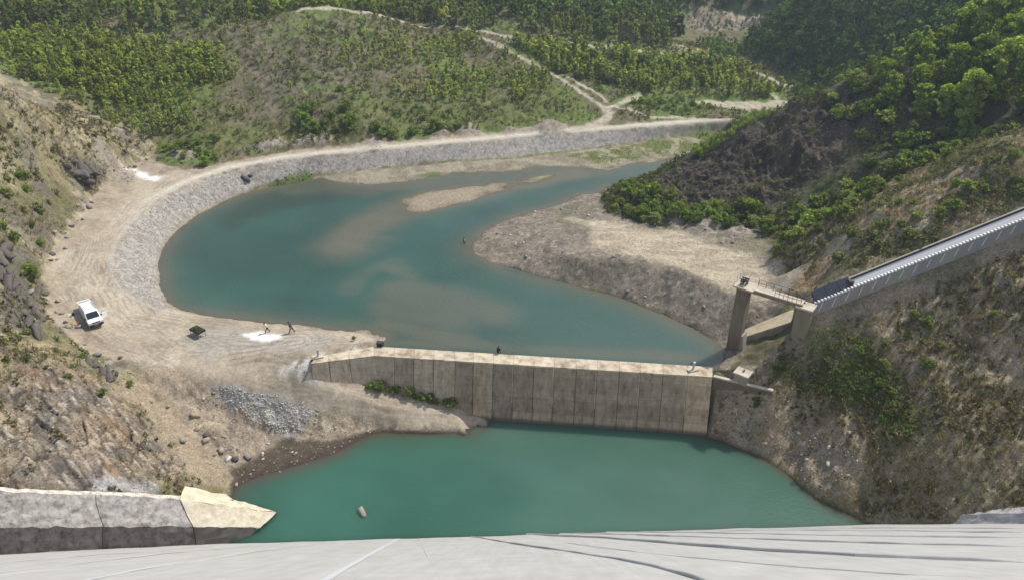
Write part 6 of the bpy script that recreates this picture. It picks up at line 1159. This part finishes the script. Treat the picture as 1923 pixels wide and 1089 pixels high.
for i, (SD, n, sr, dens, a, b) in enumerate([(SD_emb, 3800, (.1, .34), lowemb, (.8, .8, .85), (1.35, 1.35, 1.35)), (SD_beach, 3200, (.08, .28), (SD_tan < -.5) * (1 - .0 * mL), (.6, .6, .6), (1.3, 1.25, 1.2)), (SD_bank, 2600, (.08, .3), sst(.5, 1.5, SD_bank) * (SD_ramp < -.3) * (1 - .8 * mDirt), (.7, .7, .7), (1.5, 1.4, 1.3)), (SD_rub, 1500, (.12, .4), None, (1.1, 1.2, 1.3), (1.7, 1.8, 1.9)), (SDl, 3200, (.12, .45), .15 + mLR + nz(5, 741, .5, .7), (.6, .55, .5), (1.5, 1.35, 1.1)),
                                        (SDr1, 2600, (.12, .4), chf * (.15 + r1dirt), (.6, .55, .5), (1.4, 1.3, 1.15)), (SDr2, 1200, (.12, .45), chf, (.7, .6, .5), (1.5, 1.3, 1.1)), (np.where(heap > .25, 1., -1.), 900, (.15, .45), None, (.7, .7, .7), (1.4, 1.35, 1.2)), (SDr3, 1500, (.2, .7), mCl + .02, (.25, .25, .25), (.6, .55, .5)), (SD_plaza, 900, (.05, .16), None, (.7, .7, .7), (1.5, 1.4, 1.3))]):
    P = scatter(SD, n, 980 + i, .0, dens); P = P[((P - PC) @ pn > .5) & ((P[:, 1] > plin(P[:, 0])) | (P[:, 0] > -20)) & ((P[:, 2] > ZL + .55) | (rng.uniform(0, 1, len(P)) < .12))]; g = np.random.default_rng(990 + i); Ps.append(P); Ss.append(sr[0] + (sr[1] - sr[0]) * g.uniform(0, 1, len(P)) ** 2.5); Ts.append(tints(len(P), 1000 + i, a, b, .15))
mass('gravel', ST, np.concatenate(Ps), np.concatenate(Ss), np.concatenate(Ts), M_ST, 'loose stones and gravel strewn over the banks and slopes', 'gravel', seed=12)
# ------------------------------------------------------------------ haze
hz = MB(); hz.box((0, 232, 53), (420, 500, 152)); hm = bpy.data.materials.new('valley_haze'); hm.use_nodes = True; ht = hm.node_tree; ht.nodes.clear(); ho_ = ht.nodes.new('ShaderNodeOutputMaterial'); hv_ = ht.nodes.new('ShaderNodeVolumePrincipled')
hv_.inputs['Color'].default_value = (.80, .90, 1.0, 1); hv_.inputs['Density'].default_value = .0003; hv_.inputs['Anisotropy'].default_value = .3; ht.links.new(hv_.outputs[0], ho_.inputs['Volume'])
tag(hz.build('haze', hm), kind='stuff')
# ------------------------------------------------------------------ small litter the photo shows
for k, (a, b) in enumerate([((1358, 775), (1366, 768)), ((1369, 777), (1374, 770)), ((1379, 776), (1380, 766)), ((1376, 772), (1387, 767)), ((1384, 779), (1382, 770))]):
    A, B = base(*a), base(*b); m = MB(); m.bar((0, 0, .06), tuple(B - A + np.array((0, 0, .06))), .09, 7, .07); tag(m.build('log', M_WOOD, None, tuple(A)), 'pale bleached log lying on the grass below the wing wall', 'log', 'logs below the wing wall')
A = base(92, 488); t = tag(MB().box((0, 0, .1), (1.5, .35, .18)).build('plank', M_WOOD, None, tuple(A), R(12)), 'brown wooden plank lying on the dirt yard', 'plank')
A = base(133, 593); m = MB(); n = 10
def rag(name, lab, cat, u, v, col, w_, d_, seed):
    A = base(u, v); m = MB(); n = 12
    for j in range(n + 1):
        for i in range(n + 1):
            x = (i / n - .5) * w_; y = (j / n - .5) * d_; m.v.append((x, y, .06 + .12 * float(fbm(np.array(x * 1.0), np.array(y), .5, 3, seed)) + float(ground(A[0] + x, A[1] + y)) - A[2])); m.c.append((1, 1, 1))
    for j in range(n):
        for i in range(n):
            if vnoise(np.array(i * .37), np.array(j * .37), seed) < .72 or 2 < i < 9: q = j * (n + 1) + i; m.f.append((q, q + 1, q + n + 2, q + n + 1))
    o = m.build(name, plain(name + '_cloth', col, .9, 0, .3, 3), None, tuple(A), 0); return tag(o, lab, cat)
rag('tarpaulin', 'pale green plastic sheet on the ground beside the van', 'sheet', 132, 592, (.42, .56, .38), .9, .8, 61); rag('tarpaulin', 'orange sheet crumpled on the stones beside the van', 'sheet', 139, 606, (.46, .30, .15), 1.3, .8, 62)
A = base(138, 592); tag(MB().bar((0, 0, 0), (0, 0, .4), .17, 10, .2).build('bucket', M_BLACK, None, tuple(A)), 'small black bucket on the green sheet', 'bucket')
